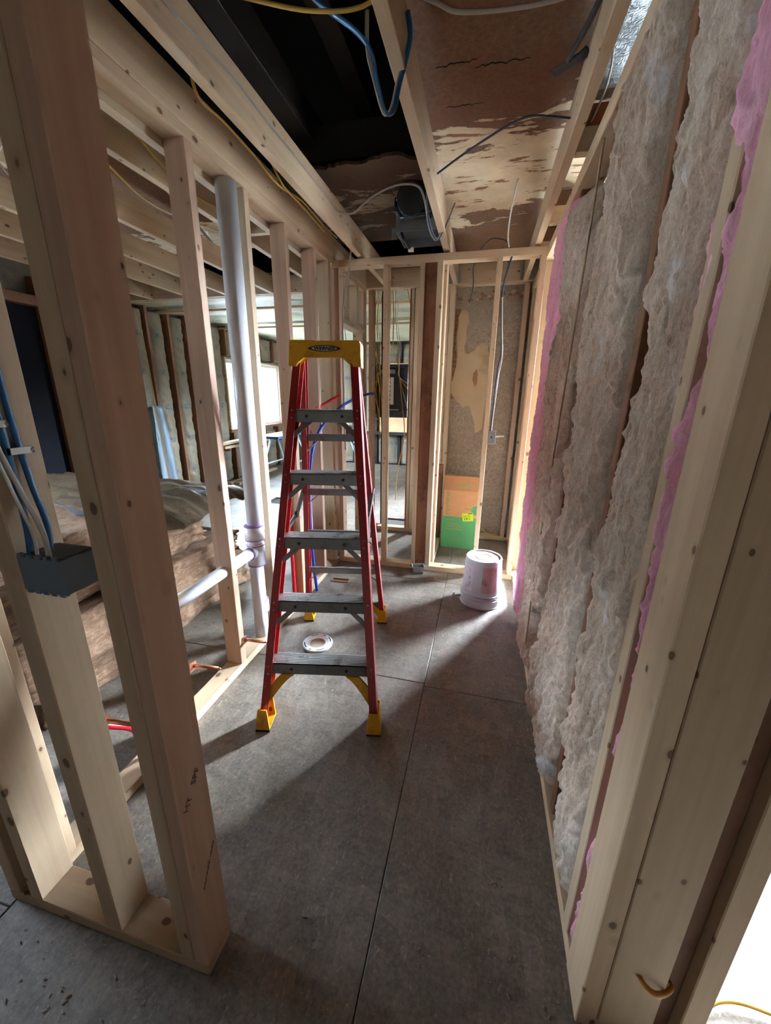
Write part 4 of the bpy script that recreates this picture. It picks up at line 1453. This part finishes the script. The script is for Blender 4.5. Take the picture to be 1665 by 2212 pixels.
tag(tube('black_strap', [(0.145, 1.82, 2.522), (0.175, 1.79, 2.520), (0.215, 1.765, 2.522), (0.236, 1.75, 2.53)], 0.022, CABK, None, 8, 0.35), 'short wide black strap end lying on the old ceiling by the right joist', 'strap')
cable('grey_cable', [(-0.941, 1.0, 2.47), (-0.941, 1.23, 2.472), (-0.941, 1.55, 2.50), (-0.941, 1.81, 2.495), (-0.941, 2.05, 2.50), (-0.941, 2.50, 2.49), (-0.90, 2.52, 2.46), (-0.82, 2.51, 2.445), (-0.72, 2.50, 2.50), (-0.60, 2.50, 2.545), (-0.50, 2.50, 2.55), (-0.44, 2.52, 2.535), (-0.408, 2.54, 2.47), (-0.41, 2.72, 2.42), (-0.38, 2.80, 2.375), (-0.33, 2.78, 2.41), (-0.29, 2.76, 2.47)], 0.006, CABG, 'long grey cable running along the left joist and across to the exhaust fan')
cable('navy_cable', [(-0.405, 2.55, 2.55), (-0.402, 2.60, 2.46), (-0.395, 2.70, 2.40), (-0.365, 2.78, 2.37), (-0.33, 2.77, 2.405), (-0.295, 2.74, 2.46), (-0.26, 2.70, 2.52)], 0.006, CABN, 'navy cable looping under the exhaust fan and round the middle joist')
cable('yellow_cable', [(-1.00, 1.36, 2.57), (-1.03, 1.44, 2.51), (-1.07, 1.53, 2.452), (-1.07, 1.67, 2.456), (-1.06, 1.86, 2.44), (-1.06, 2.08, 2.42), (-1.06, 2.35, 2.46), (-1.08, 2.73, 2.47), (-1.10, 3.0, 2.50)], 0.006, CABY, 'yellow cable lying along the left wall top plate')
cable('yellow_cable', [(-1.05, 1.85, 2.56), (-1.05, 2.0, 2.48), (-1.05, 2.12, 2.43), (-1.07, 2.35, 2.445), (-1.09, 2.75, 2.45)], 0.006, CABY, 'second yellow cable dropping onto the left wall top plate')
cable('amber_cable', [(0.29, 1.30, 2.575), (0.33, 1.36, 2.55), (0.36, 1.44, 2.50), (0.375, 1.50, 2.42)], 0.009, CABO, 'amber cable passing under the foil beside the right joist')
cable('black_cable', [(0.290, 1.62, 2.55), (0.295, 1.75, 2.53), (0.300, 1.95, 2.52), (0.305, 2.09, 2.50)], 0.006, CABK, 'black cable squeezed between the right joist and the right wall')
cable('grey_cable', [(0.300, 1.72, 2.54), (0.325, 1.82, 2.53), (0.335, 1.95, 2.52), (0.325, 2.09, 2.51)], 0.004, CABG, 'thin bowed grey cable between the right joist and the right wall')
cable('white_cable', [(0.08, 2.62, 2.57), (0.06, 2.85, 2.50), (0.06, 3.0, 2.43), (0.075, 3.07, 2.39)], 0.005, CABW, 'white cable coming down over the far wall top plate')
cable('grey_cable', [(-0.98, 3.0, 2.50), (-1.02, 3.06, 2.42), (-1.05, 3.10, 2.30), (-1.10, 3.13, 2.15), (-1.115, 3.13, 1.9), (-1.115, 3.13, 1.4), (-1.11, 3.13, 1.0)], 0.0065, CABG, 'grey cable running down the left end stud of the far wall')
for i, (x, y) in enumerate(((-1.45, 0.9), (-1.75, 1.0))):
    cable('yellow_cable', [(x, y, 2.53), (x - 0.05, y + 0.7, 2.50), (x - 0.12, y + 1.2, 2.44), (x - 0.1, y + 1.9, 2.53)], 0.006, CABY, ('yellow cable over the joists left of the stud wall, nearer the wall', 'yellow cable over the left room joists, farther from the stud wall')[i])
cable('grey_cable', [(-1.6, 1.2, 2.57), (-1.75, 1.9, 2.56), (-1.95, 2.5, 2.57), (-2.2, 3.2, 2.56)], 0.012, CABG, 'thick grey cable lying above the left room joists', flat=0.4)
cable('white_cable', [(-1.95, 1.5, 2.40), (-1.99, 1.49, 2.34), (-1.98, 1.55, 2.26), (-2.0, 1.56, 2.20)], 0.004, CABW, 'white cable end hanging from the left room joists')
cable('yellow_cable', [(0.62, 0.72, 0.006), (0.685, 0.765, 0.008), (0.78, 0.775, 0.008), (0.95, 0.74, 0.008), (1.3, 0.60, 0.007)], 0.006, CABY, 'yellow cable on the bright floor beyond the doorway')
cable('amber_cable', [(0.428, 0.647, 0.236), (0.435, 0.632, 0.236), (0.455, 0.628, 0.226), (0.480, 0.640, 0.215), (0.500, 0.655, 0.212), (0.500, 0.668, 0.21)], 0.006, CABO, 'short amber cable stub poking through the doorway stud', k=4)
cable('yellow_cable', [(0.02, 4.10, 0.20), (0.10, 3.98, 0.10), (0.20, 3.95, 0.065), (0.28, 3.97, 0.06)], 0.006, CABY, 'yellow cable low behind the cardboard box')

# ---- foil-faced sheet in the ceiling beside the right joist
bm = bmesh.new()
vs = []
for i in range(24):
    row = []
    for j in range(30):
        x, y = 0.29 + 0.75 * i / 23, 0.6 + 1.42 * j / 29
        row.append(bm.verts.new((x, y, 2.572 - 0.012 * fb(x * 9, y * 9, 1.0))))
    vs.append(row)
for i in range(23):
    for j in range(29):
        bm.faces.new((vs[i][j], vs[i + 1][j], vs[i + 1][j + 1], vs[i][j + 1]))
bmesh.ops.solidify(bm, geom=list(bm.faces), thickness=0.006)
tag(fin('foil_sheet', bm, FOIL, None), 'crinkled foil-faced insulation sheet in the ceiling beside the right joist', 'insulation')


# ---- insulation batts hung on the right wall
def wall_batt(name, y0, y1, z0, z1, xf, mat, seed, label, bulge=0.03, amp=0.016, ny=70, nz=330, rag=0.020, back=0.424, curl=0.05):
    """loose fibre batt on a wall facing -x; y0, y1 may be functions of z"""
    f0 = y0 if callable(y0) else (lambda z: y0)
    f1 = y1 if callable(y1) else (lambda z: y1)
    bm = bmesh.new()
    rows = []
    for j in range(nz + 1):
        t = j / nz
        z = z0 + (z1 - z0) * t
        a = f0(z) + rag * fb(z * 5, seed, 1.3, 5) + 0.4 * rag * fb(z * 31, seed, 2.3, 3)
        b = f1(z) + rag * fb(z * 5, seed + 9, 4.3, 5) + 0.4 * rag * fb(z * 31, seed, 7.3, 3)
        row = [bm.verts.new((back, a, z))]
        for i in range(ny + 1):
            v = i / ny
            y = a + (b - a) * v
            e = min(v, 1 - v) * (b - a)
            edge = min(1.0, e / 0.05)
            te = min(1.0, min(t, 1 - t) * (z1 - z0) / 0.05)
            prof = math.sqrt(max(0.0, 1 - (1 - edge) ** 2)) * math.sqrt(max(0.0, 1 - (1 - te) ** 2))
            wy, wz = y + 0.03 * fb(z * 6, y * 6, seed), z + 0.05 * fb(y * 6, z * 6, seed + 8)
            n = 0.9 * fb(wy * 7, wz * 3.0, seed, 3) + 1.3 * abs(fb(wy * 13, wz * 4.5, seed + 3, 3)) + 0.9 * abs(fb(wy * 34, wz * 11, seed + 5, 3)) + 0.4 * fb(y * 90, z * 28, seed + 6, 2) - 0.5
            x = xf + curl * (1 - prof) - bulge * prof * (0.5 + 0.5 * math.sin(math.pi * v)) - amp * n * (0.4 + 0.6 * prof)
            row.append(bm.verts.new((min(x, back), y, z)))
        row.append(bm.verts.new((back, b, z)))
        rows.append(row)
    for p, q in zip(rows, rows[1:]):
        for i in range(len(p) - 1):
            bm.faces.new((p[i], p[i + 1], q[i + 1], q[i]))
    bm.faces.new(rows[0])
    bm.faces.new(rows[-1][::-1])
    o = fin(name, bm, mat, None, smooth=True)
    return tag(o, label, 'insulation', 'insulation batts on the right wall')


def hump(z, c, w):
    return math.exp(-((z - c) / w) ** 2)


B = dict(z0=0.044, z1=2.333)
wall_batt('insulation_batt', 0.753, lambda z: 0.790 + 0.085 * hump(z, 1.66, 0.32) + 0.025 * hump(z, 2.1, 0.15) + 0.03 * hump(z, 0.72, 0.06), xf=0.345, mat=PINKF, seed=1.0, bulge=0.012, amp=0.014, ny=26, label='narrow pink insulation batt squeezed beside the doorway stud', curl=0.02, **B)
wall_batt('insulation_batt', lambda z: 0.836 + 0.040 * hump(z, 1.7, 0.32), lambda z: 1.095 + 0.015 * math.sin(z * 3), xf=0.346, mat=BEIGE, seed=2.0, bulge=0.022, amp=0.018, curl=0.06, label='beige insulation batt nearest the doorway on the right wall', **B)
wall_batt('insulation_batt', lambda z: 1.215 + 0.075 * hump(z, 1.85, 0.22) - 0.03 * hump(z, 0.4, 0.4) - 0.01 * hump(z, 2.2, 0.1), lambda z: 1.615 + 0.03 * math.sin(z * 4 + 1) - 0.05 * hump(z, 2.15, 0.18) + 0.08 * hump(z, 0.25, 0.2), xf=0.340, mat=BEIGE, seed=3.0, bulge=0.030, amp=0.021, curl=0.075, ny=120, label='wide beige insulation batt in the middle of the right wall', **B)
wall_batt('insulation_batt', lambda z: 1.800 + 0.04 * math.sin(z * 3 + 2) + 0.10 * hump(z, 2.25, 0.2) + 0.14 * hump(z, 0.3, 0.18), lambda z: 2.22 + 0.05 * math.sin(z * 1.5), z0=0.044, z1=2.25, xf=0.334, mat=BEIGE, seed=4.0, bulge=0.034, amp=0.020, curl=0.075, ny=110, label='farthest beige insulation batt on the right wall, before the pink one')
wall_batt('insulation_batt', lambda z: 2.25 + 0.05 * math.sin(z * 1.5), lambda z: 2.715, xf=0.334, mat=PINKF, seed=5.0, bulge=0.028, amp=0.012, ny=70, label='pink insulation batt at the far end of the right wall, behind the bucket', **B)
stick = tube('thin_stick', [(0.318, 1.735, 2.28), (0.305, 1.745, 1.6), (0.310, 1.90, 0.62), (0.320, 1.955, 0.10)], 0.0045, PINE[2], None, 6)
tag(stick, 'thin bare stick standing in the gap between two beige batts', 'stick')

# ---- left exterior wall: studs, kraft batts, one bare bay
def kraft_batt(y0, y1, z0, z1, label, seed, bulge=0.055):
    bm = bmesh.new()
    ny, nz = 18, int(40 * (z1 - z0)) + 6
    cy, cz = (y0 + y1) / 2, (z0 + z1) / 2
    rows = []
    for j in range(nz + 1):
        z = z0 + (z1 - z0) * j / nz
        row = []
        for i in range(ny + 1):
            v = i / ny
            y = y0 + (y1 - y0) * v + 0.012 * fb(z * 4, seed, v * 2)
            prof = max(0.0, math.sin(math.pi * v)) ** 0.55
            wr_ = 0.016 * fb(y * 9 + z * 6, z * 11, seed, 5)
            row.append(bm.verts.new((-0.11 + bulge * prof + 0.075 + wr_, y - cy, z - cz)))
        rows.append(row)
    for p, q in zip(rows, rows[1:]):
        for i in range(ny):
            bm.faces.new((p[i], p[i + 1], q[i + 1], q[i]))
    bmesh.ops.solidify(bm, geom=list(bm.faces), thickness=0.01)
    o = fin('kraft_batt', bm, KRAFT, None, (-4.12, cy, cz), smooth=True)
    return tag(o, label, 'insulation', 'kraft batts on the left exterior wall')


KB = [(3.62, 3.96, .05, 2.40, 'kraft-faced batt on the left outer wall beside the bare dark bay'), (4.08, 4.36, .05, 2.40, 'kraft-faced batt on the left outer wall behind the plastic sheet'), (4.43, 4.68, .05, 2.40, 'kraft-faced batt on the left outer wall, left of the pair between two studs'),
      (4.80, 5.03, .05, 2.40, 'kraft-faced batt on the left outer wall, right of the pair between two studs'), (5.12, 5.46, .05, 2.40, 'kraft-faced batt on the left outer wall mostly hidden behind a stud'), (5.56, 5.86, .05, 2.40, 'kraft-faced batt just left of the bright window'),
      (6.02, 6.42, 2.04, 2.40, 'short kraft batt above the left half of the window'), (6.50, 6.90, 2.04, 2.40, 'short kraft batt above the middle of the window'), (7.00, 7.40, 2.04, 2.40, 'short kraft batt above the right half of the window'),
      (7.48, 7.84, 2.04, 2.40, 'short kraft batt above the right end of the window'), (6.02, 6.42, .05, .74, 'short kraft batt below the left half of the window'), (6.50, 6.90, .05, .74, 'short kraft batt below the middle of the window'),
      (7.00, 7.40, .05, .74, 'short kraft batt below the right half of the window'), (7.84, 8.2, .05, 2.40, 'kraft batt in the far corner right of the window')]
for i, k in enumerate(KB):
    kraft_batt(*k, seed=i * 3.7)
for y in (2.62, 3.16, 3.56, 4.01, 4.38, 4.74, 5.07, 5.50):
    child(wxl, lumber, 'old_stud', (-4.198, -4.085), (y - 0.022, y + 0.022), (0, 2.45), None, OLD if y > 3.3 else OLD)
for y in (5.93, 6.46, 6.95, 7.44, 7.82):
    child(wxl, lumber, 'old_stud', (-4.198, -4.085), (y - 0.02, y + 0.02), (2.02, 2.45), None, OLD)
    child(wxl, lumber, 'old_stud', (-4.198, -4.085), (y - 0.02, y + 0.02), (0, 0.80), None, OLD)
child(wxl, box, 'tar_paper', (-4.19, -4.15), (2.64, 3.14), (0.46, 2.19), TARP, None, 0)
child(wxl, lumber, 'old_sill', (-4.198, -4.07), (2.60, 3.18), (0.40, 0.455), None, OLD)
child(wxl, lumber, 'old_head', (-4.198, -4.07), (2.60, 3.18), (2.195, 2.28), None, OLD)

# ---- hanging plastic, stick, boards by the window
bm = bmesh.new()
rows = []
for j in range(31):
    z = 0.02 + 1.26 * j / 30
    w0 = 4.14 + 0.10 * (1 - j / 30) * 0 + 0.02 * fb(z * 3, 1, 1)
    w1 = 4.36 + 0.14 * (1 - j / 30)
    rows.append([bm.verts.new((-4.00 + 0.03 * math.sin(i * 1.1 + z) + 0.02 * fb(i * .6, z * 4, 2), w0 + (w1 - w0) * i / 10, z)) for i in range(11)])
for p, q in zip(rows, rows[1:]):
    for i in range(10):
        bm.faces.new((p[i], p[i + 1], q[i + 1], q[i]))
bmesh.ops.solidify(bm, geom=list(bm.faces), thickness=0.004)
tag(fin('plastic_sheet', bm, SHEET, None, smooth=True), 'pale blue plastic sheet hanging on the left outer wall', 'sheet')
bm = bmesh.new()
bm_tube(bm, [Vector((0, 0, 0)), Vector((0.0, -0.12, 2.36))], 0.016, 4)
tag(fin('wood_strip', bm, PINE[2], None, (-3.98, 4.27, 0)), 'thin wooden strip leaning on the left outer wall', 'strip')
for (x, y, z, lab) in (((-4.02, -3.90), (5.2, 7.7), (0.66, 0.70), 'long pale board lying on brackets below the window, upper one'), ((-4.00, -3.88), (5.35, 7.3), (0.60, 0.64), 'long pale board lying on brackets below the window, lower one')):
    o = lumber('shelf_board', x, y, z, None)
    tag(o, lab, 'board', 'boards below the window')
for y in (5.5, 6.4, 7.2):
    child(wxl, lumber, 'bracket', (-4.18, -3.90), (y - 0.02, y + 0.02), (0.555, 0.598), None, OLD)
for i, (x, y, z, L, a) in enumerate(((-3.86, 5.9, 0.0, 0.8, 3), (-3.72, 5.85, 0.0, 0.5, -6), (-3.80, 5.82, 0.041, 0.4, 8), (-3.95, 6.2, 0.0, 1.5, 0))):
    bm = bmesh.new()
    bm_box(bm, (-0.045, 0.045), (-L / 2, L / 2), (0, 0.04))
    o = fin('scrap_board', bm, PINE[1], None, (x, y, z))
    o.rotation_euler = (0, 0, math.radians(a))
    tag(o, ('pale offcut on the floor under the window, middle of the heap', 'short pale offcut nearest the room under the window', 'offcut lying across the others under the window', 'long pale offcut against the wall under the window')[i], 'board', 'offcuts under the window')

# ---- aluminium trestle legs in the far room
LEG = plain('pale_blue_aluminium', srgb(170, 196, 214), 0.35, 0.6)
for i, (x, y, lab) in enumerate(((-3.30, 6.2, 'folding aluminium trestle near the window'), (-2.30, 6.6, 'folding aluminium trestle in the middle of the far room'))):
    tr = empty('trestle', (x, y, 0), 0.3 * i)
    tag(tr, lab, 'trestle')
    bm = bmesh.new()
    bm_box(bm, (-0.12, 0.12), (-0.45, 0.45), (0.74, 0.78))
    fin('trestle_top', bm, plain('blue_trestle_top', srgb(40, 90, 150), 0.5) if i == 0 else OLD[1], tr)
    for sx in (-1, 1):
        for sy in (-1, 1):
            lg = tube('leg', [(sx * 0.06, sy * 0.36, 0.74), (sx * 0.30, sy * 0.42, 0.0)], 0.022, LEG, tr, 6, 0.6, 1)
            tube('rubber_foot', [(sx * 0.295, sy * 0.419, 0.02), (sx * 0.305, sy * 0.421, 0.0)], 0.026, BLACK, tr, 6, 0.7, 1)
        tube('cross_bar', [(sx * 0.20, -0.40, 0.30), (sx * 0.20, 0.40, 0.30)], 0.012, LEG, tr, 6, 1, 1)

# ---- pile of loose batts in the left room
def slab(name, x, y, z, seed, mat, label, amp=0.03):
    nx, ny = 40, 90
    bm = bmesh.new()
    nz = 14
    grid = {}

    def P(i, j, k):
        key = (i, j, k)
        if key not in grid:
            X = x[0] + (x[1] - x[0]) * i / nx
            Y = y[0] + (y[1] - y[0]) * j / ny
            Zc = z[0] + (z[1] - z[0]) * k / nz
            dx = 1.8 * amp * fb(Y * 2.2, Zc * 4, seed, 4) + 0.030 * fb(Y * 4, Zc * 60, seed + 1, 3)
            dz = amp * 0.5 * fb(X * 3, Y * 3, seed + 2, 4) * (k / nz)
            grid[key] = bm.verts.new((X + (dx if i == nx else 0), Y + (dx if j in (0, ny) else 0), max(0.001, Zc + dz)))
        return grid[key]
    for i in range(nx):
        for j in range(ny):
            bm.faces.new((P(i, j, nz), P(i + 1, j, nz), P(i + 1, j + 1, nz), P(i, j + 1, nz)))
            bm.faces.new((P(i, j, 0), P(i, j + 1, 0), P(i + 1, j + 1, 0), P(i + 1, j, 0)))
    for j in range(ny):
        for k in range(nz):
            bm.faces.new((P(nx, j, k), P(nx, j + 1, k), P(nx, j + 1, k + 1), P(nx, j, k + 1)))
            bm.faces.new((P(0, j, k), P(0, j, k + 1), P(0, j + 1, k + 1), P(0, j + 1, k)))
    for i in range(nx):
        for k in range(nz):
            bm.faces.new((P(i, 0, k), P(i + 1, 0, k), P(i + 1, 0, k + 1), P(i, 0, k + 1)))
            bm.faces.new((P(i, ny, k), P(i, ny, k + 1), P(i + 1, ny, k + 1), P(i + 1, ny, k)))
    o = fin(name, bm, mat, None, smooth=True)
    return tag(o, label, 'insulation', 'loose batts piled in the left room')


slab('loose_batt', (-3.5, -1.78), (0.98, 2.55), (0.0, 0.20), 1.0, BROWNF, 'brown fibre batt at the bottom of the pile in the left room')
slab('loose_batt', (-3.5, -1.76), (0.96, 2.52), (0.22, 0.43), 2.0, BROWNF, 'brown fibre batt second from the bottom of the pile in the left room')
slab('loose_batt', (-3.5, -1.84), (0.94, 2.20), (0.45, 0.60), 3.0, BROWNF, 'brown fibre batt third from the bottom of the pile in the left room')
slab('loose_batt', (-3.5, -1.98), (0.94, 1.85), (0.618, 0.74), 4.0, BROWNF, 'brown fibre batt on top of the near end of the pile in the left room')
bm = bmesh.new()
nx, ny = 60, 50
vs = []
for i in range(nx + 1):
    row = []
    for j in range(ny + 1):
        u, v = i / nx, j / ny
        X, Y = -3.7 + 1.86 * u, 1.95 + 1.05 * v
        h = 0.665 + 0.085 * math.sin(math.pi * min(1, 0.1 + v * 0.8))
        h -= 0.22 * max(0.0, (X + 2.05) / 0.35) ** 1.4 + 0.30 * max(0.0, v - 0.75)
        h += 0.030 * fb(X * 2.5 + Y * 2, Y * 7, 3.0, 5)
        row.append(bm.verts.new((X + 0.05 * fb(Y * 3, 1, 2), Y, h)))
    vs.append(row)
for i in range(nx):
    for j in range(ny):
        bm.faces.new((vs[i][j], vs[i + 1][j], vs[i + 1][j + 1], vs[i][j + 1]))
bmesh.ops.solidify(bm, geom=list(bm.faces), thickness=0.012)
tag(fin('draped_kraft_batt', bm, KRAFT_D, None, smooth=True), 'crumpled kraft-faced batt draped over the back of the pile in the left room', 'insulation')
bm = bmesh.new()
vs = []
for i in range(20):
    row = []
    for j in range(8):
        u, v = i / 19, j / 7
        row.append(bm.verts.new((-2.30 + 0.02 * fb(u * 8, v * 8, 1) + 0.05 * v, 1.60 + 0.24 * u + 0.05 * v, 0.86 - 0.26 * u + 0.05 * v - 0.10 * v * (1 - u) + 0.012 * fb(u * 15, v * 9, 2))))
    vs.append(row)
for i in range(19):
    for j in range(7):
        bm.faces.new((vs[i][j], vs[i + 1][j], vs[i + 1][j + 1], vs[i][j + 1]))
bmesh.ops.solidify(bm, geom=list(bm.faces), thickness=0.004)
tag(fin('foil_scrap', bm, FOIL, None), 'crumpled strip of foil lying on the pile of batts', 'foil')

# ---- far back wall: kraft batts and a plywood sheet behind the panel
for i, x in enumerate((-2.95, -2.45, -1.95, -1.45, -0.95, -0.45)):
    bm = bmesh.new()
    rows = []
    for j in range(21):
        z = 0.03 + 2.38 * j / 20
        rows.append([bm.verts.new((-0.21 + 0.42 * k / 10, -0.04 * math.sin(math.pi * k / 10) ** 0.6 + 0.01 * fb(k * .7, z * 4, i), z)) for k in range(11)])
    for p, q in zip(rows, rows[1:]):
        for k in range(10):
            bm.faces.new((p[k], p[k + 1], q[k + 1], q[k]))
    bmesh.ops.solidify(bm, geom=list(bm.faces), thickness=0.01)
    o = fin('kraft_batt', bm, KRAFT, None, (x, 8.20, 0), smooth=True)
    tag(o, 'kraft-faced batt on the far back wall, %s from the left corner' % ('first', 'second', 'third', 'fourth', 'fifth', 'sixth')[i], 'insulation', 'kraft batts on the far back wall')
for x in (-3.2, -2.7, -2.2, -1.7, -1.2, -0.7, -0.2):
    child(wyb, lumber, 'old_stud', (x - 0.025, x + 0.025), (8.15, 8.248), (0, 2.5), None, DARK)
o = box('plywood_sheet', (-2.1, -0.9), (8.10, 8.125), (0.70, 2.05), PLY)
tag(o, 'tan plywood sheet on the far back wall behind the breaker panel', 'plywood')
child(wyb, lumber, 'ledge', (-3.0, -0.3), (8.02, 8.13), (0.64, 0.70), None, DARK)

# ---- small things seen past the ladder
o = tube('cable_coil', [(-1.615 + 0.036 * math.cos(a * 0.63), 4.6 + 0.02 * (a % 3) * 0.3, 1.925 + 0.078 * math.sin(a * 0.63)) for a in range(22)] + [(-1.62, 4.6, 2.2), (-1.60, 4.6, 2.42)], 0.006, CABW, None, 6, 1.0, 3)
tag(o, 'small white coil of cable hanging from the ceiling beyond the left wall', 'cable')
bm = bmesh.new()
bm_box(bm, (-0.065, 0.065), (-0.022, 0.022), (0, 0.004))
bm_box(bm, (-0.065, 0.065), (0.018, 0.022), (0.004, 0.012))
o = fin('slot_plate', bm, OLD[0], None, (-1.02, 2.70, 0.0005))  # dark plate put where the floor has a slot
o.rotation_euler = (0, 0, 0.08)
tag(o, 'small dark plate standing in for a floor slot behind the ladder', 'plate')

# ---- chips and sawdust on the subfloor
bm = bmesh.new()
rnd = random.Random(3)
for i in range(900):
    r = rnd.random()
    if r < 0.5:
        x, y = rnd.uniform(-1.1, 0.3), rnd.uniform(0.2, 3.0)
    elif r < 0.75:
        x, y = rnd.uniform(0.12, 0.32), rnd.uniform(0.5, 2.6)
    else:
        x, y = rnd.uniform(-1.9, -0.5), rnd.uniform(0.05, 0.5)
    a = rnd.uniform(0, math.pi)
    l, wd_ = rnd.uniform(0.0012, 0.0055), rnd.uniform(0.0006, 0.0016)
    c, s_ = math.cos(a), math.sin(a)
    t_ = rnd.uniform(0.0006, 0.002)
    A = []
    for zz in (0.0005, t_ + 0.0005):
        for p, q in ((-l, -wd_), (l, -wd_), (l, wd_), (-l, wd_)):
            A.append(bm.verts.new((x + p * c - q * s_, y + p * s_ + q * c, zz)))
    bm.faces.new(A[4:])
    for k in range(4):
        bm.faces.new((A[k], A[(k + 1) % 4], A[4 + (k + 1) % 4], A[4 + k]))
db = fin('wood_chips', bm, plain('pale_chips', srgb(150, 130, 108), 0.8, dirt=srgb(60, 48, 40), scale=8), None)
tag(db, 'scattered wood chips and sawdust on the subfloor', 'debris', kind='stuff')
